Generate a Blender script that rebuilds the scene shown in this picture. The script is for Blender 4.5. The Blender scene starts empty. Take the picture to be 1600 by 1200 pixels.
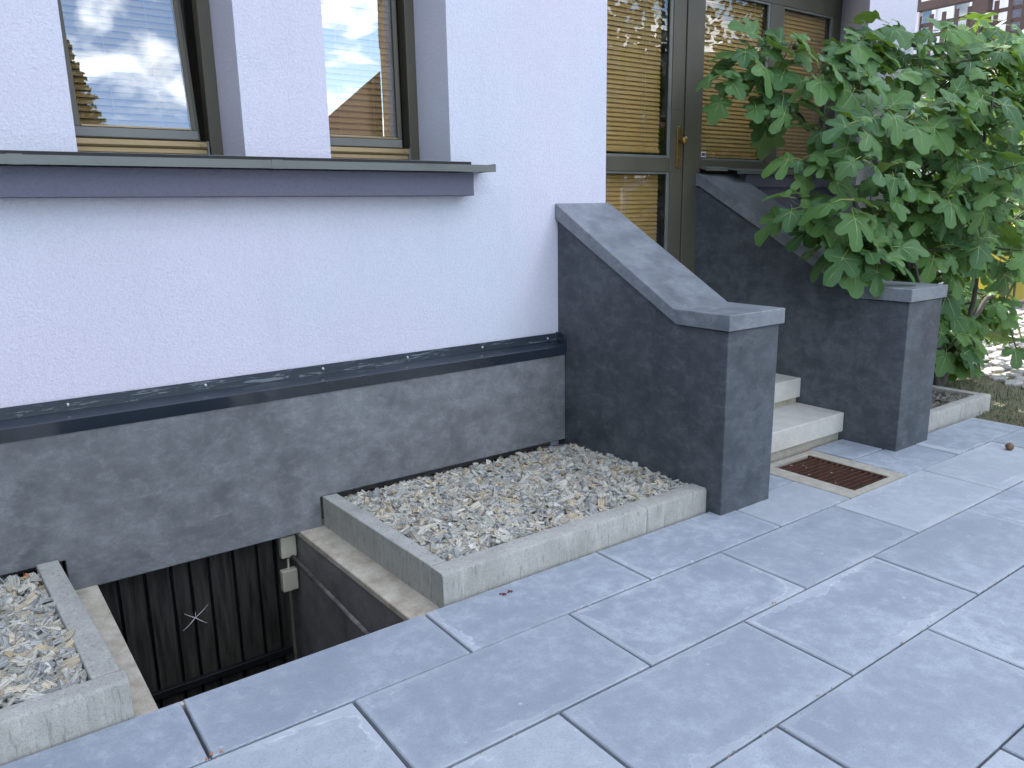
import bpy, math, random
import numpy as np
from mathutils import Vector, Matrix
R=random.Random(11)
rad=math.radians
S=bpy.context.scene
C=S.collection
# ------------------------------------------------------------------ camera, sky, sun, exposure
cd=bpy.data.cameras.new('camera'); cam=bpy.data.objects.new('camera',cd); C.objects.link(cam); S.camera=cam
cd.sensor_width=36; cd.lens=27.17; cd.clip_start=0.02; cd.clip_end=400
r=Vector((0.808559,-0.588165,-0.017161)); u=Vector((0.142925,0.168023,0.975367)); f=Vector((0.570793,0.791094,-0.21992))
M=Matrix.Identity(4)
for i in range(3): M[i][0]=r[i]; M[i][1]=u[i]; M[i][2]=-f[i]
M.translation=Vector((-0.3694,-2.167,1.3587)); cam.matrix_world=M
CLOUD_SEED=10.5
SUN_AZ=rad(20); SUN_EL=rad(50)
w=bpy.data.worlds.new('World'); S.world=w; w.use_nodes=True
nt=w.node_tree; nt.nodes.clear()
N=nt.nodes.new; L=nt.links.new
out=N('ShaderNodeOutputWorld'); sky=N('ShaderNodeTexSky'); sky.sky_type='NISHITA'; sky.sun_disc=False
sky.sun_elevation=SUN_EL; sky.sun_rotation=SUN_AZ; sky.air_density=1.0; sky.dust_density=0.4; sky.ozone_density=1.5
bg=N('ShaderNodeBackground'); bg.inputs[1].default_value=0.15
bc=N('ShaderNodeBackground'); bc.inputs[0].default_value=(.93,.96,1,1); bc.inputs[1].default_value=1.35
tc=N('ShaderNodeTexCoord'); sx=N('ShaderNodeSeparateXYZ'); L(tc.outputs['Generated'],sx.inputs[0])
za=N('ShaderNodeMath'); za.operation='ADD'; L(sx.outputs[2],za.inputs[0]); za.inputs[1].default_value=.28
zm=N('ShaderNodeMath'); zm.operation='MAXIMUM'; L(za.outputs[0],zm.inputs[0]); zm.inputs[1].default_value=.15
dx=N('ShaderNodeMath'); dx.operation='DIVIDE'; L(sx.outputs[0],dx.inputs[0]); L(zm.outputs[0],dx.inputs[1])
dy=N('ShaderNodeMath'); dy.operation='DIVIDE'; L(sx.outputs[1],dy.inputs[0]); L(zm.outputs[0],dy.inputs[1])
cx=N('ShaderNodeCombineXYZ'); L(dx.outputs[0],cx.inputs[0]); L(dy.outputs[0],cx.inputs[1]); cx.inputs[2].default_value=CLOUD_SEED
n1=N('ShaderNodeTexNoise'); n1.inputs['Scale'].default_value=5.2; n1.inputs['Detail'].default_value=7; n1.inputs['Roughness'].default_value=.52; n1.inputs['Distortion'].default_value=.25
L(cx.outputs[0],n1.inputs['Vector'])
cr=N('ShaderNodeValToRGB'); cr.color_ramp.elements[0].position=.455; cr.color_ramp.elements[1].position=.60
L(n1.outputs[0],cr.inputs[0])
n2=N('ShaderNodeTexNoise'); n2.inputs['Scale'].default_value=13; n2.inputs['Detail'].default_value=8; L(cx.outputs[0],n2.inputs['Vector'])
mr=N('ShaderNodeMapRange'); L(n2.outputs[0],mr.inputs[0]); mr.inputs[1].default_value=.3; mr.inputs[2].default_value=.7; mr.inputs[3].default_value=.75; mr.inputs[4].default_value=2.0
L(mr.outputs[0],bc.inputs[1])
mx=N('ShaderNodeMixShader'); L(cr.outputs[0],mx.inputs[0]); L(sky.outputs[0],bg.inputs[0]); L(bg.outputs[0],mx.inputs[1]); L(bc.outputs[0],mx.inputs[2]); L(mx.outputs[0],out.inputs[0])
sl=bpy.data.lights.new('sun','SUN'); sl.energy=3.6; sl.angle=rad(.53); sl.color=(1,.95,.88)
so=bpy.data.objects.new('sun',sl); C.objects.link(so)
sdir=Vector((math.sin(SUN_AZ)*math.cos(SUN_EL),math.cos(SUN_AZ)*math.cos(SUN_EL),math.sin(SUN_EL)))
so.rotation_euler=(-sdir).to_track_quat('-Z','Y').to_euler(); so.location=(3,12,14)
S.view_settings.view_transform='Standard'; S.view_settings.look='None'; S.view_settings.gamma=1; S.view_settings.exposure=1.76
S.render.use_file_extension=True
try: S.view_settings.use_curve_mapping=False
except Exception: pass
S.cycles.max_bounces=8; S.cycles.transparent_max_bounces=12

# ------------------------------------------------------------------ object helpers
def thing(name,label=None,cat=None,loc=(0,0,0),group=None,kind=None):
    o=bpy.data.objects.new(name,None); o.empty_display_size=.1; C.objects.link(o); o.location=loc
    return tag(o,label,cat,group,kind)
def tag(o,label=None,cat=None,group=None,kind=None,category=None):
    cat=cat or category
    for k,v in (('label',label),('category',cat),('group',group),('kind',kind)):
        if v: o[k]=v
    return o
def wloc(o):
    v=Vector((0,0,0))
    while o is not None: v=v+Vector(o.location); o=o.parent
    return v
class MB:
    """collects faces in world coordinates"""
    def __init__(s): s.v=[]; s.f=[]; s.m=[]
    def add(s,vs,fs,mi=0):
        b=len(s.v); s.v+= [tuple(x) for x in vs]; s.f+=[tuple(b+i for i in q) for q in fs]; s.m+=[mi]*len(fs); return s
    def box(s,x0,x1,y0,y1,z0,z1,mi=0):
        vs=[(x,y,z) for x in (x0,x1) for y in (y0,y1) for z in (z0,z1)]
        return s.add(vs,[(0,1,3,2),(4,6,7,5),(0,4,5,1),(2,3,7,6),(0,2,6,4),(1,5,7,3)],mi)
    def prism(s,poly,axis,a,b,mi=0):
        """poly: 2-D outline; extruded along axis from a to b"""
        n=len(poly)
        def P(p,t):
            return {'x':(t,p[0],p[1]),'y':(p[0],t,p[1]),'z':(p[0],p[1],t)}[axis]
        vs=[P(p,a) for p in poly]+[P(p,b) for p in poly]
        fs=[tuple(range(n))[::-1],tuple(range(n,2*n))]+[(i,(i+1)%n,n+(i+1)%n,n+i) for i in range(n)]
        return s.add(vs,fs,mi)
    def tube(s,pts,rs,n=8,mi=0,cap=True):
        pts=[Vector(p) for p in pts]; b=len(s.v); k=len(pts)
        if not hasattr(rs,'__len__'): rs=[rs]*k
        ref=None
        for i,p in enumerate(pts):
            t=(pts[min(i+1,k-1)]-pts[max(i-1,0)]).normalized()
            if ref is None: ref=t.orthogonal().normalized()
            else:
                ref=(ref-t*ref.dot(t)).normalized()
            q=t.cross(ref)
            for j in range(n):
                a=2*math.pi*j/n; s.v.append(tuple(p+(ref*math.cos(a)+q*math.sin(a))*rs[i]))
        for i in range(k-1):
            for j in range(n):
                s.f.append((b+i*n+j,b+i*n+(j+1)%n,b+(i+1)*n+(j+1)%n,b+(i+1)*n+j)); s.m.append(mi)
        if cap:
            s.f.append(tuple(b+j for j in range(n))[::-1]); s.m.append(mi)
            s.f.append(tuple(b+(k-1)*n+j for j in range(n))); s.m.append(mi)
        return s
    def mesh(s,name,mats,origin=(0,0,0),smooth=False):
        o=Vector(origin); me=bpy.data.meshes.new(name)
        me.from_pydata([tuple(Vector(v)-o) for v in s.v],[],s.f)
        for m in (mats if isinstance(mats,(list,tuple)) else [mats]): me.materials.append(m)
        me.polygons.foreach_set('material_index',s.m)
        if smooth: me.polygons.foreach_set('use_smooth',[True]*len(s.f))
        me.validate(); me.update()
        import bmesh
        bm=bmesh.new(); bm.from_mesh(me); bmesh.ops.recalc_face_normals(bm,faces=bm.faces); bm.to_mesh(me); bm.free()
        return me
    def build(s,name,mats,parent=None,bevel=0,smooth=False,seg=2,**tags):
        org=wloc(parent) if parent else Vector((0,0,0))
        me=s.mesh(name,mats,org,smooth); o=bpy.data.objects.new(name,me); C.objects.link(o)
        if parent: o.parent=parent
        if bevel: bev(o,bevel,seg)
        return tag(o,**tags)
def bev(o,wd,seg=2):
    m=o.modifiers.new('bevel','BEVEL'); m.width=wd; m.segments=seg; m.limit_method='ANGLE'; m.angle_limit=rad(30)
    o.data.polygons.foreach_set('use_smooth',[True]*len(o.data.polygons))
    m.harden_normals=True
def inst(name,me,parent,loc,rot=(0,0,0),scale=None,**tags):
    o=bpy.data.objects.new(name,me); C.objects.link(o)
    if parent: o.parent=parent
    o.location=loc; o.rotation_euler=rot
    if scale: o.scale=scale if hasattr(scale,'__len__') else (scale,)*3
    return tag(o,**tags)

# ------------------------------------------------------------------ material helpers
class MT:
    def __init__(s,name):
        s.m=bpy.data.materials.new(name); s.m.use_nodes=True; s.t=s.m.node_tree; s.t.nodes.clear()
        s.out=s.n('ShaderNodeOutputMaterial'); s.b=s.n('ShaderNodeBsdfPrincipled'); s.l(s.b.outputs[0],s.out.inputs[0])
    def n(s,t,**k):
        x=s.t.nodes.new(t)
        for a,b in k.items(): setattr(x,a,b)
        return x
    def l(s,a,b): s.t.links.new(a,b)
    def coord(s,kind='world',scale=(1,1,1)):
        if kind=='world': o=s.n('ShaderNodeNewGeometry').outputs['Position']
        else: o=s.n('ShaderNodeTexCoord').outputs[kind]
        mp=s.n('ShaderNodeMapping'); s.l(o,mp.inputs[0]); mp.inputs['Scale'].default_value=scale
        return mp.outputs[0]
    def noise(s,v,sc,det=4,ro=.5,dist=0):
        x=s.n('ShaderNodeTexNoise'); s.l(v,x.inputs['Vector']); x.inputs['Scale'].default_value=sc; x.inputs['Detail'].default_value=det
        x.inputs['Roughness'].default_value=ro; x.inputs['Distortion'].default_value=dist; return x.outputs[0]
    def vor(s,v,sc,feat='F1'):
        x=s.n('ShaderNodeTexVoronoi',feature=feat); s.l(v,x.inputs['Vector']); x.inputs['Scale'].default_value=sc; return x.outputs[0]
    def ramp(s,fac,*st):
        x=s.n('ShaderNodeValToRGB'); e=x.color_ramp.elements
        while len(e)<len(st): e.new(.5)
        for i,(p,c) in enumerate(st):
            e[i].position=p; e[i].color=(c,c,c,1) if not hasattr(c,'__len__') else (*c,1)
        s.l(fac,x.inputs[0]); return x.outputs[0]
    def mix(s,fac,a,b,mode='MIX'):
        x=s.n('ShaderNodeMix',data_type='RGBA',blend_type=mode)
        for i,v in ((0,fac),(6,a),(7,b)):
            if isinstance(v,(int,float)): x.inputs[i].default_value=v if i==0 else (v,v,v,1)
            elif isinstance(v,tuple): x.inputs[i].default_value=(*v,1)
            else: s.l(v,x.inputs[i])
        return x.outputs[2]
    def math(s,op,a,b=0,c=0):
        x=s.n('ShaderNodeMath',operation=op)
        for i,v in enumerate((a,b,c)):
            if isinstance(v,(int,float)): x.inputs[i].default_value=v
            else: s.l(v,x.inputs[i])
        return x.outputs[0]
    def bump(s,h,dist=.002,st=1,prev=None):
        x=s.n('ShaderNodeBump'); s.l(h,x.inputs['Height']); x.inputs['Distance'].default_value=dist; x.inputs['Strength'].default_value=st
        if prev is not None: s.l(prev,x.inputs['Normal'])
        return x.outputs[0]
    def fin(s,col,rough=.7,nrm=None,metal=0,spec=.5):
        for k,v in (('Base Color',col),('Roughness',rough),('Normal',nrm),('Metallic',metal),('Specular IOR Level',spec)):
            if v is None: continue
            if isinstance(v,(int,float)): s.b.inputs[k].default_value=v
            elif isinstance(v,tuple): s.b.inputs[k].default_value=(*v,1)
            else: s.l(v,s.b.inputs[k])
        return s.m
def m_stucco(name,base,amt=.06):
    t=MT(name); v=t.coord()
    big=t.noise(v,1.3,5,.55); c=t.mix(t.ramp(big,(.3,0.),(.7,1.)),tuple(x*(1-amt) for x in base),tuple(min(1,x*(1+amt*.5)) for x in base))
    pk=t.noise(v,.8,4,.55); c=t.mix(t.ramp(pk,(.40,0.),(.70,.75)),c,(base[0]*1.05,base[1]*.955,base[2]*.995)); c=t.mix(t.ramp(pk,(.30,.6),(.5,0.)),c,(base[0]*.93,base[1]*1.0,base[2]*1.0)); stn=t.noise(t.coord(scale=(1,1,.12)),7,5,.6); c=t.mix(t.ramp(stn,(.55,0.),(.78,.10)),c,tuple(x*.6 for x in base))
    g=t.noise(v,135,3,.62); g2=t.noise(v,60,2,.5)
    c=t.mix(t.ramp(g,(.3,.34),(.52,0.)),c,tuple(x*.72 for x in base))
    c=t.mix(t.ramp(g,(.56,0.),(.72,.25)),c,tuple(min(1,x*1.2) for x in base))
    nb=t.bump(t.math('ADD',g,t.math('MULTIPLY',g2,.4)),.0045,.9)
    return t.fin(c,.9,nb,spec=.2)
def m_microcement(name,dark=(.055,.062,.072),mid=(.105,.115,.128),light=(.20,.215,.235),rg=(.5,.72)):
    t=MT(name); v=t.coord(); vs=t.coord(scale=(1,1,.8))
    a=t.noise(vs,4.4,8,.66,.3); b=t.noise(v,8.5,8,.68,.35); d=t.noise(v,1.5,3,.5)
    c=t.mix(t.ramp(a,(.32,0.),(.66,1.)),dark,mid)
    c=t.mix(t.ramp(b,(.40,0.),(.78,.65)),c,light)
    c=t.mix(t.ramp(d,(.4,0.),(.7,.35)),c,tuple(x*.62 for x in dark))
    wi=t.noise(t.coord(scale=(1,1,1.7)),11,10,.74,.3); c=t.mix(t.ramp(wi,(.50,0.),(.70,.5)),c,light); c=t.mix(t.ramp(wi,(.32,.5),(.48,0.)),c,dark)
    fi=t.noise(v,90,4,.7); c=t.mix(t.ramp(fi,(.35,.3),(.6,0.)),c,dark)
    pit=t.noise(v,34,5,.75,1.5); c=t.mix(t.ramp(pit,(.66,0.),(.74,.5)),c,tuple(x*.6 for x in dark))
    ro=t.ramp(b,(.3,rg[0]),(.7,rg[1]))
    nb=t.bump(t.math('ADD',t.math('MULTIPLY',a,1.3),t.math('ADD',b,t.math('MULTIPLY',fi,.12))),.003,.35)
    return t.fin(c,ro,nb,spec=.45)
def m_slab():
    t=MT('grey_slab'); g=t.coord('Object'); 
    oi=t.n('ShaderNodeObjectInfo'); rnd=oi.outputs['Random']
    off=t.n('ShaderNodeVectorMath',operation='ADD'); t.l(g,off.inputs[0]); cb=t.n('ShaderNodeCombineXYZ'); t.l(t.math('MULTIPLY',rnd,37.),cb.inputs[0]); t.l(t.math('MULTIPLY',rnd,91.),cb.inputs[1]); t.l(cb.outputs[0],off.inputs[1]); v=off.outputs[0]
    n1=t.noise(v,2.6,7,.62,.3); n2=t.noise(v,17,6,.7); n3=t.noise(v,150,3,.6); n4=t.noise(v,6.5,6,.7,.5)
    c=t.mix(t.ramp(n1,(.34,0.),(.64,1.)),(.27,.305,.355),(.40,.445,.50))
    c=t.mix(t.ramp(n4,(.42,.0),(.66,.55)),c,(.25,.275,.33))
    c=t.mix(t.ramp(n2,(.40,.55),(.56,0.)),c,(.23,.26,.31))
    c=t.mix(t.ramp(n2,(.56,0.),(.70,.5)),c,(.46,.485,.52))
    c=t.mix(t.math('MULTIPLY',t.math('GREATER_THAN',rnd,.62),.35),c,(.46,.485,.51)); c=t.mix(t.math('MULTIPLY',t.math('LESS_THAN',rnd,.3),.3),c,(.235,.265,.31))
    c=t.mix(t.ramp(n3,(.34,.28),(.5,0.)),c,(.16,.175,.20))
    # efflorescence rings inside the rim of each slab
    sp=t.n('ShaderNodeSeparateXYZ'); t.l(g,sp.inputs[0])
    ex=t.math('SUBTRACT',.398,t.math('ABSOLUTE',sp.outputs[0])); ey=t.math('SUBTRACT',.196,t.math('ABSOLUTE',sp.outputs[1]))
    e=t.math('MINIMUM',ex,ey)
    wob=t.math('MULTIPLY',t.math('SUBTRACT',t.noise(v,3.1,5,.6,.5),.5),.30)
    ee=t.math('SUBTRACT',e,t.math('ABSOLUTE',wob)); msk=t.ramp(t.noise(v,1.7,2,.5),(.46,0.),(.58,1.)); mk=t.math('MULTIPLY',msk,t.ramp(rnd,(.25,.35),(.6,1.)))
    rim=t.ramp(ee,(.0,.55),(.012,.45),(.02,.0)); c=t.mix(t.math('MULTIPLY',rim,mk),c,(.44,.465,.50))
    line=t.ramp(ee,(.010,0.),(.015,.85),(.021,0.)); c=t.mix(t.math('MULTIPLY',t.math('MULTIPLY',line,mk),t.ramp(n2,(.38,.15),(.55,1.))),c,(.62,.63,.65))
    edg=t.ramp(t.math('ADD',e,t.math('MULTIPLY',t.math('SUBTRACT',n2,.5),.05)),(.004,.32),(.030,0.)); c=t.mix(t.math('MULTIPLY',edg,t.ramp(n1,(.4,.25),(.6,1.))),c,(.47,.495,.53))
    spk=t.vor(v,26); c=t.mix(t.ramp(spk,(.035,.75),(.06,0.)),c,(.12,.12,.13))
    w1=t.vor(v,9); c=t.mix(t.ramp(t.math('ADD',w1,t.math('MULTIPLY',n2,.2)),(.13,.5),(.16,0.)),c,(.56,.58,.6))
    side=t.ramp(sp.outputs[2],(0,.0),(1,1.))
    nb=t.bump(t.math('ADD',t.math('MULTIPLY',n3,.35),n2),.0012,.6)
    return t.fin(c,t.ramp(n2,(.3,.5),(.7,.66)),nb,spec=.4)
def m_concrete(name,a=(.30,.31,.30),b=(.40,.41,.395),streak=True,scale=1,pits=True,dirt=(.13,.135,.13)):
    t=MT(name); v=t.coord(); vz=t.coord(scale=(1,1,.16))
    n=t.noise(v,7*scale,6,.6); c=t.mix(t.ramp(n,(.3,0.),(.7,1.)),a,b)
    if streak:
        s2=t.noise(vz,95,4,.6); c=t.mix(t.ramp(s2,(.56,0.),(.66,.45)),c,dirt)
        s3=t.noise(vz,38,3,.6); c=t.mix(t.ramp(s3,(.55,0.),(.7,.35)),c,tuple(x*1.35 for x in b))
    fn=t.noise(v,220,3,.6); c=t.mix(t.ramp(fn,(.32,.4),(.52,0.)),c,tuple(x*.55 for x in a))
    h=t.math('ADD',n,t.math('MULTIPLY',fn,.5))
    if pits:
        p=t.vor(v,95); c=t.mix(t.ramp(p,(.10,.55),(.17,0.)),c,dirt)
    return t.fin(c,.85,t.bump(h,.0025,.8),spec=.3)
def m_simple(name,col,rough=.5,metal=0,var=.12,sc=8,bumpd=.0006,kind='world',stretch=(1,1,1),spec=.5):
    t=MT(name); v=t.coord(kind,stretch); n=t.noise(v,sc,5,.6)
    c=t.mix(t.ramp(n,(.3,0.),(.7,1.)),tuple(x*(1-var) for x in col),tuple(min(1,x*(1+var)) for x in col))
    f2=t.noise(v,sc*14,3,.6); c=t.mix(t.ramp(f2,(.62,0.),(.75,.25)),c,tuple(min(1,x*1.5+.02) for x in col))
    return t.fin(c,t.ramp(n,(.3,max(.05,rough-.08)),(.7,min(1,rough+.1))),t.bump(f2,bumpd,.6),metal,spec)
def m_glass(name,tint=(.90,.92,.90),base=.13,pw=.75):
    t=MT(name); t.t.nodes.remove(t.b)
    tr=t.n('ShaderNodeBsdfTransparent'); tr.inputs[0].default_value=(*tint,1)
    gl=t.n('ShaderNodeBsdfGlossy'); gl.inputs['Roughness'].default_value=.0; gl.inputs[0].default_value=(1,1,1,1)
    ge=t.n('ShaderNodeNewGeometry'); dp=t.n('ShaderNodeVectorMath',operation='DOT_PRODUCT'); t.l(ge.outputs['Normal'],dp.inputs[0]); t.l(ge.outputs['Incoming'],dp.inputs[1])
    sch=t.math('POWER',t.math('SUBTRACT',1.,t.math('ABSOLUTE',dp.outputs['Value'])),5.)
    fac=t.math('MINIMUM',t.math('ADD',t.math('MULTIPLY',sch,pw),base),1.)
    v=t.coord(); nb=t.bump(t.noise(v,2.2,2,.5),.0012,.09); t.l(nb,gl.inputs['Normal'])
    dn=t.noise(v,9,5,.65); dif=t.n('ShaderNodeBsdfDiffuse'); dif.inputs[0].default_value=(.5,.5,.48,1)
    mx=t.n('ShaderNodeMixShader'); t.l(fac,mx.inputs[0]); t.l(tr.outputs[0],mx.inputs[1]); t.l(gl.outputs[0],mx.inputs[2])
    m2=t.n('ShaderNodeMixShader'); t.l(t.ramp(dn,(.5,0.),(.75,.05)),m2.inputs[0]); t.l(mx.outputs[0],m2.inputs[1]); t.l(dif.outputs[0],m2.inputs[2])
    t.l(m2.outputs[0],t.out.inputs[0]); return t.m

WALLC=(.66,.66,.755)
M_wall=m_stucco('lavender_render',WALLC)
M_band=m_stucco('purple_grey_render',(.155,.155,.205))
M_cem=m_microcement('dark_trowelled_cement',(.042,.050,.060),(.085,.096,.110),(.17,.185,.205))
M_cem2=m_microcement('grey_trowelled_cement',(.10,.106,.115),(.185,.192,.204),(.32,.33,.345))
M_cap=m_microcement('pale_trowelled_coping_cement',(.125,.138,.158),(.215,.235,.262),(.36,.385,.415),(.30,.42))
M_slab=m_slab()
M_kerb=m_concrete('kerb_concrete',(.315,.31,.285),(.425,.418,.385))
M_kerbtop=M_kerb
M_ledge=m_concrete('pale_cast_stone',(.36,.31,.24),(.58,.53,.44),False,2,True,(.25,.22,.17))
M_step=m_concrete('pale_terrazzo_step',(.50,.48,.44),(.62,.60,.55),False,1.5,True,(.32,.30,.27))
M_framec=m_concrete('sandy_mortar',(.33,.31,.26),(.45,.42,.36),False,3,True,(.2,.18,.14))
M_frame=m_simple('dark_bronze_frame',(.092,.084,.062),.42,.0,.12,6,stretch=(1,1,.2))
M_frame2=m_simple('grey_bronze_frame',(.15,.155,.145),.4,.0,.12,6)
M_gold=m_simple('gold_bronze_profile',(.30,.215,.105),.38,.35,.1,5)
M_brass=m_simple('aged_brass',(.32,.21,.08),.32,.85,.15,30)
M_slat=m_simple('gold_blind_slat',(.56,.33,.115),.42,.0,.06,4)
M_cord=m_simple('pale_cord',(.55,.46,.30),.8)
M_sill=m_simple('grey_aluminium_sill',(.155,.165,.158),.45,.3,.12,9,stretch=(.4,1,1))
M_flash=m_simple('dark_sheet_metal',(.017,.026,.040),.3,.0,.12,5,stretch=(.5,1,1),spec=.6)
for n_ in M_flash.node_tree.nodes:
    if n_.type=='BSDF_PRINCIPLED': n_.inputs['Coat Weight'].default_value=1; n_.inputs['Coat Roughness'].default_value=.12; n_.inputs['Coat IOR'].default_value=1.8
def m_sealed():
    t=MT('smeared_sealant_strip'); v=t.coord(scale=(1,1,9)); n=t.noise(v,7,6,.7,1.); 
    c=t.mix(t.ramp(n,(.555,0.),(.61,.65)),(.024,.034,.048),(.22,.25,.28)); return t.fin(c,.42,t.bump(n,.003,.5))
M_seal=m_sealed()
M_screw=m_simple('steel_screw',(.5,.52,.54),.3,.9)
M_glass=m_glass('coated_window_glass',base=.23,pw=.65)
M_glassd=m_glass('clear_door_glass',base=.07,pw=.85)
M_black=m_simple('black_seal_and_gap',(.012,.012,.013),.6)
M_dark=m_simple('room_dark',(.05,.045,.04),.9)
M_joint=m_concrete('joint_sand',(.11,.10,.09),(.19,.175,.155),False,6,False)
M_pit=m_microcement('stained_cellar_render',(.11,.104,.104),(.21,.20,.197),(.30,.285,.275))
M_plank=m_simple('black_stained_plank',(.034,.031,.026),.5,0,.6,9,.003,stretch=(6,1,.5))
M_rail=m_simple('black_iron_bar',(.012,.013,.016),.4,.2)
M_plast=m_simple('cream_plastic',(.56,.53,.42),.45)
M_galv=m_simple('dusty_galvanised_pipe',(.12,.105,.10),.7,.1,.7,22)
M_rust=m_simple('rusty_iron',(.11,.050,.032),.85,.1,.4,30,.002)
M_web=m_simple('white_web',(.75,.75,.72),.9)
M_asph=m_concrete('asphalt',(.045,.045,.048),(.07,.07,.072),False,4,False)
M_soil=m_concrete('dark_soil',(.03,.025,.02),(.06,.05,.04),False,8,False)
M_cobg=m_concrete('sandy_courtyard_bed',(.10,.10,.06),(.20,.18,.12),False,8,False)
M_cob=m_simple('pale_cobble',(.42,.39,.38),.8,0,.2,3,.002)
M_wood=m_simple('brown_stained_wood',(.085,.052,.042),.6,0,.2,7,.001,stretch=(1,1,.3))
M_white=m_stucco('white_render_far',(.72,.72,.76),.03)
M_winblue=m_glass('far_window_glass',(.5,.6,.7),.10,.6)
M_yel=m_simple('yellow_lacquer',(.50,.41,.03),.45)
M_brown=m_simple('brown_facade',(.12,.085,.06),.9)
M_roof=m_simple('dark_brown_roof_tile',(.075,.045,.038),.85)
M_bark=m_simple('fig_bark',(.085,.075,.068),.85,0,.3,25,.004,stretch=(1,1,.3))
M_twig=m_simple('green_brown_twig',(.10,.11,.055),.7,0,.3,20)
M_fig=m_simple('unripe_fig_skin',(.045,.085,.03),.45)
M_needle=m_simple('conifer_needles',(.028,.048,.024),.7)
M_ball=m_simple('brown_nut_shell',(.16,.095,.05),.6,0,.3,60,.003)
M_litter=m_simple('rust_orange_dry_leaf',(.45,.17,.07),.8)
M_red=m_simple('dark_red_petal_crumb',(.14,.03,.03),.8)

def m_leaf():
    t=MT('fig_leaf_surface'); v=t.coord('Object')
    g=t.n('ShaderNodeNewGeometry'); ri=t.n('ShaderNodeObjectInfo').outputs['Random']; ris=g.outputs['Random Per Island']
    rr=t.math('FRACT',t.math('ADD',t.math('MULTIPLY',ri,7.3),ris))
    n=t.noise(v,14,4,.6)
    top=t.mix(rr,(.024,.085,.024),(.120,.235,.055)); top=t.mix(t.ramp(n,(.35,0.),(.65,.5)),top,(.070,.165,.070))
    bot=(.15,.24,.10)
    c=t.mix(g.outputs['Backfacing'],top,bot)
    nb=t.bump(t.noise(v,45,3,.6),.002,.5)
    t.fin(c,t.ramp(n,(.3,.45),(.7,.62)),nb,spec=.35)
    tl=t.n('ShaderNodeBsdfTranslucent'); tl.inputs[0].default_value=(.20,.34,.03,1)
    mx=t.n('ShaderNodeMixShader'); mx.inputs[0].default_value=.22; t.l(t.b.outputs[0],mx.inputs[1]); t.l(tl.outputs[0],mx.inputs[2]); t.l(mx.outputs[0],t.out.inputs[0])
    return t.m
M_leaf=m_leaf()
M_vein=m_simple('pale_leaf_vein',(.26,.34,.15),.55)
M_petiole=m_simple('yellow_green_stalk',(.28,.34,.09),.5)
M_grass=m_simple('grass_blade',(.055,.10,.025),.6,0,.4,9)

def m_gravel(name,dark=1.0):
    t=MT(name); uv=t.n('ShaderNodeTexCoord').outputs['UV']; g=t.n('ShaderNodeNewGeometry'); ri=g.outputs['Random Per Island']
    base=t.ramp(ri,(0,(.30,.30,.27)),(.2,(.52,.49,.41)),(.4,(.22,.235,.25)),(.55,(.62,.58,.48)),(.72,(.46,.35,.20)),(.85,(.33,.345,.34)),(1,(.68,.65,.57)))
    mp=t.n('ShaderNodeMapping'); t.l(uv,mp.inputs[0]); mp.inputs['Scale'].default_value=(.08,1,1)
    st=t.noise(mp.outputs[0],5.5,3,.6); c=t.mix(t.ramp(st,(.40,.85),(.48,0.)),base,(.13,.125,.12)); c=t.mix(t.ramp(st,(.56,0.),(.62,.7)),c,(.72,.70,.63))
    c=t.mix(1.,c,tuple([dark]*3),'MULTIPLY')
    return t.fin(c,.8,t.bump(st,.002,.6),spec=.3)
M_gravel=m_gravel('slate_chippings'); M_graveld=m_gravel('dark_chippings',.45)  # second copy is the same chippings multiplied darker

# ------------------------------------------------------------------ setting: ground sheets
YW=1.079; YR=1.44
MB().box(-40,60,-60,-6.0,-.16,-.10).build('street',M_asph,kind='structure')
MB().box(4.87,60,-5.98,80,-.30,-.022).build('courtyard_ground',M_cobg,kind='structure')
MB().box(-40,-6.02,-5.98,80,-.30,-.03).build('side_ground',M_asph,kind='structure')

# pavement: every slab its own object
pav=thing('pavement',kind='structure')
MB().box(-3.4,4.862,-5.98,-.004,-.10,-.030).build('joint_bed',M_joint,pav)
MB().box(2.60,3.785,-.004,.262,-.10,-.031).build('joint_bed',M_joint,pav)
MB().box(2.285,4.862,-.0045,.012,-.10,-.032).build('joint_bed',M_joint,pav)
slabmesh={}
def slab(x0,x1,y0,y1,dz=0):
    gp=.0048; gy=.0034
    wx,wy=round(x1-x0-2*gp,4),round(y1-y0-2*gy,4)
    k=(wx,wy)
    if k not in slabmesh:
        m=MB(); a,b=wx/2,wy/2; c=.0035; h=.0035
        vs=[(-a,-b,-.04),(a,-b,-.04),(a,b,-.04),(-a,b,-.04),(-a,-b,-h),(a,-b,-h),(a,b,-h),(-a,b,-h),(-a+c,-b+c,0),(a-c,-b+c,0),(a-c,b-c,0),(-a+c,b-c,0)]
        fs=[(3,2,1,0)]+[(i,(i+1)%4,4+(i+1)%4,4+i) for i in range(4)]+[(4+i,4+(i+1)%4,8+(i+1)%4,8+i) for i in range(4)]+[(8,9,10,11)]
        m.add(vs,fs); slabmesh[k]=m.mesh('paving_slab',M_slab)
    o=inst('paving_slab',slabmesh[k],pav,((x0+x1)/2,(y0+y1)/2,dz+R.uniform(-.0015,.0015)),(R.uniform(-.0022,.0022),R.uniform(-.0018,.0018),R.uniform(-.0015,.0015)))
    return o
XE=4.86
rows=[(-.3064,-.0,0.0),(-.7011,-.3064,.3933),(-1.0975,-.7011,.0294),(-1.494,-1.0975,.4555)]
for k in range(5,15): rows.append((-1.494-.3965*(k-4),-1.494-.3965*(k-5),(.03 if k%2 else .43)))
for ri,(y0,y1,ph) in enumerate(rows):
    if ri==0: continue
    k=-4
    while True:
        a=ph+.8*k; b=a+.8
        if a>=XE-.03: break
        if b>-3.3: slab(a,min(b,XE),y0,y1)
        k+=1
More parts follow.
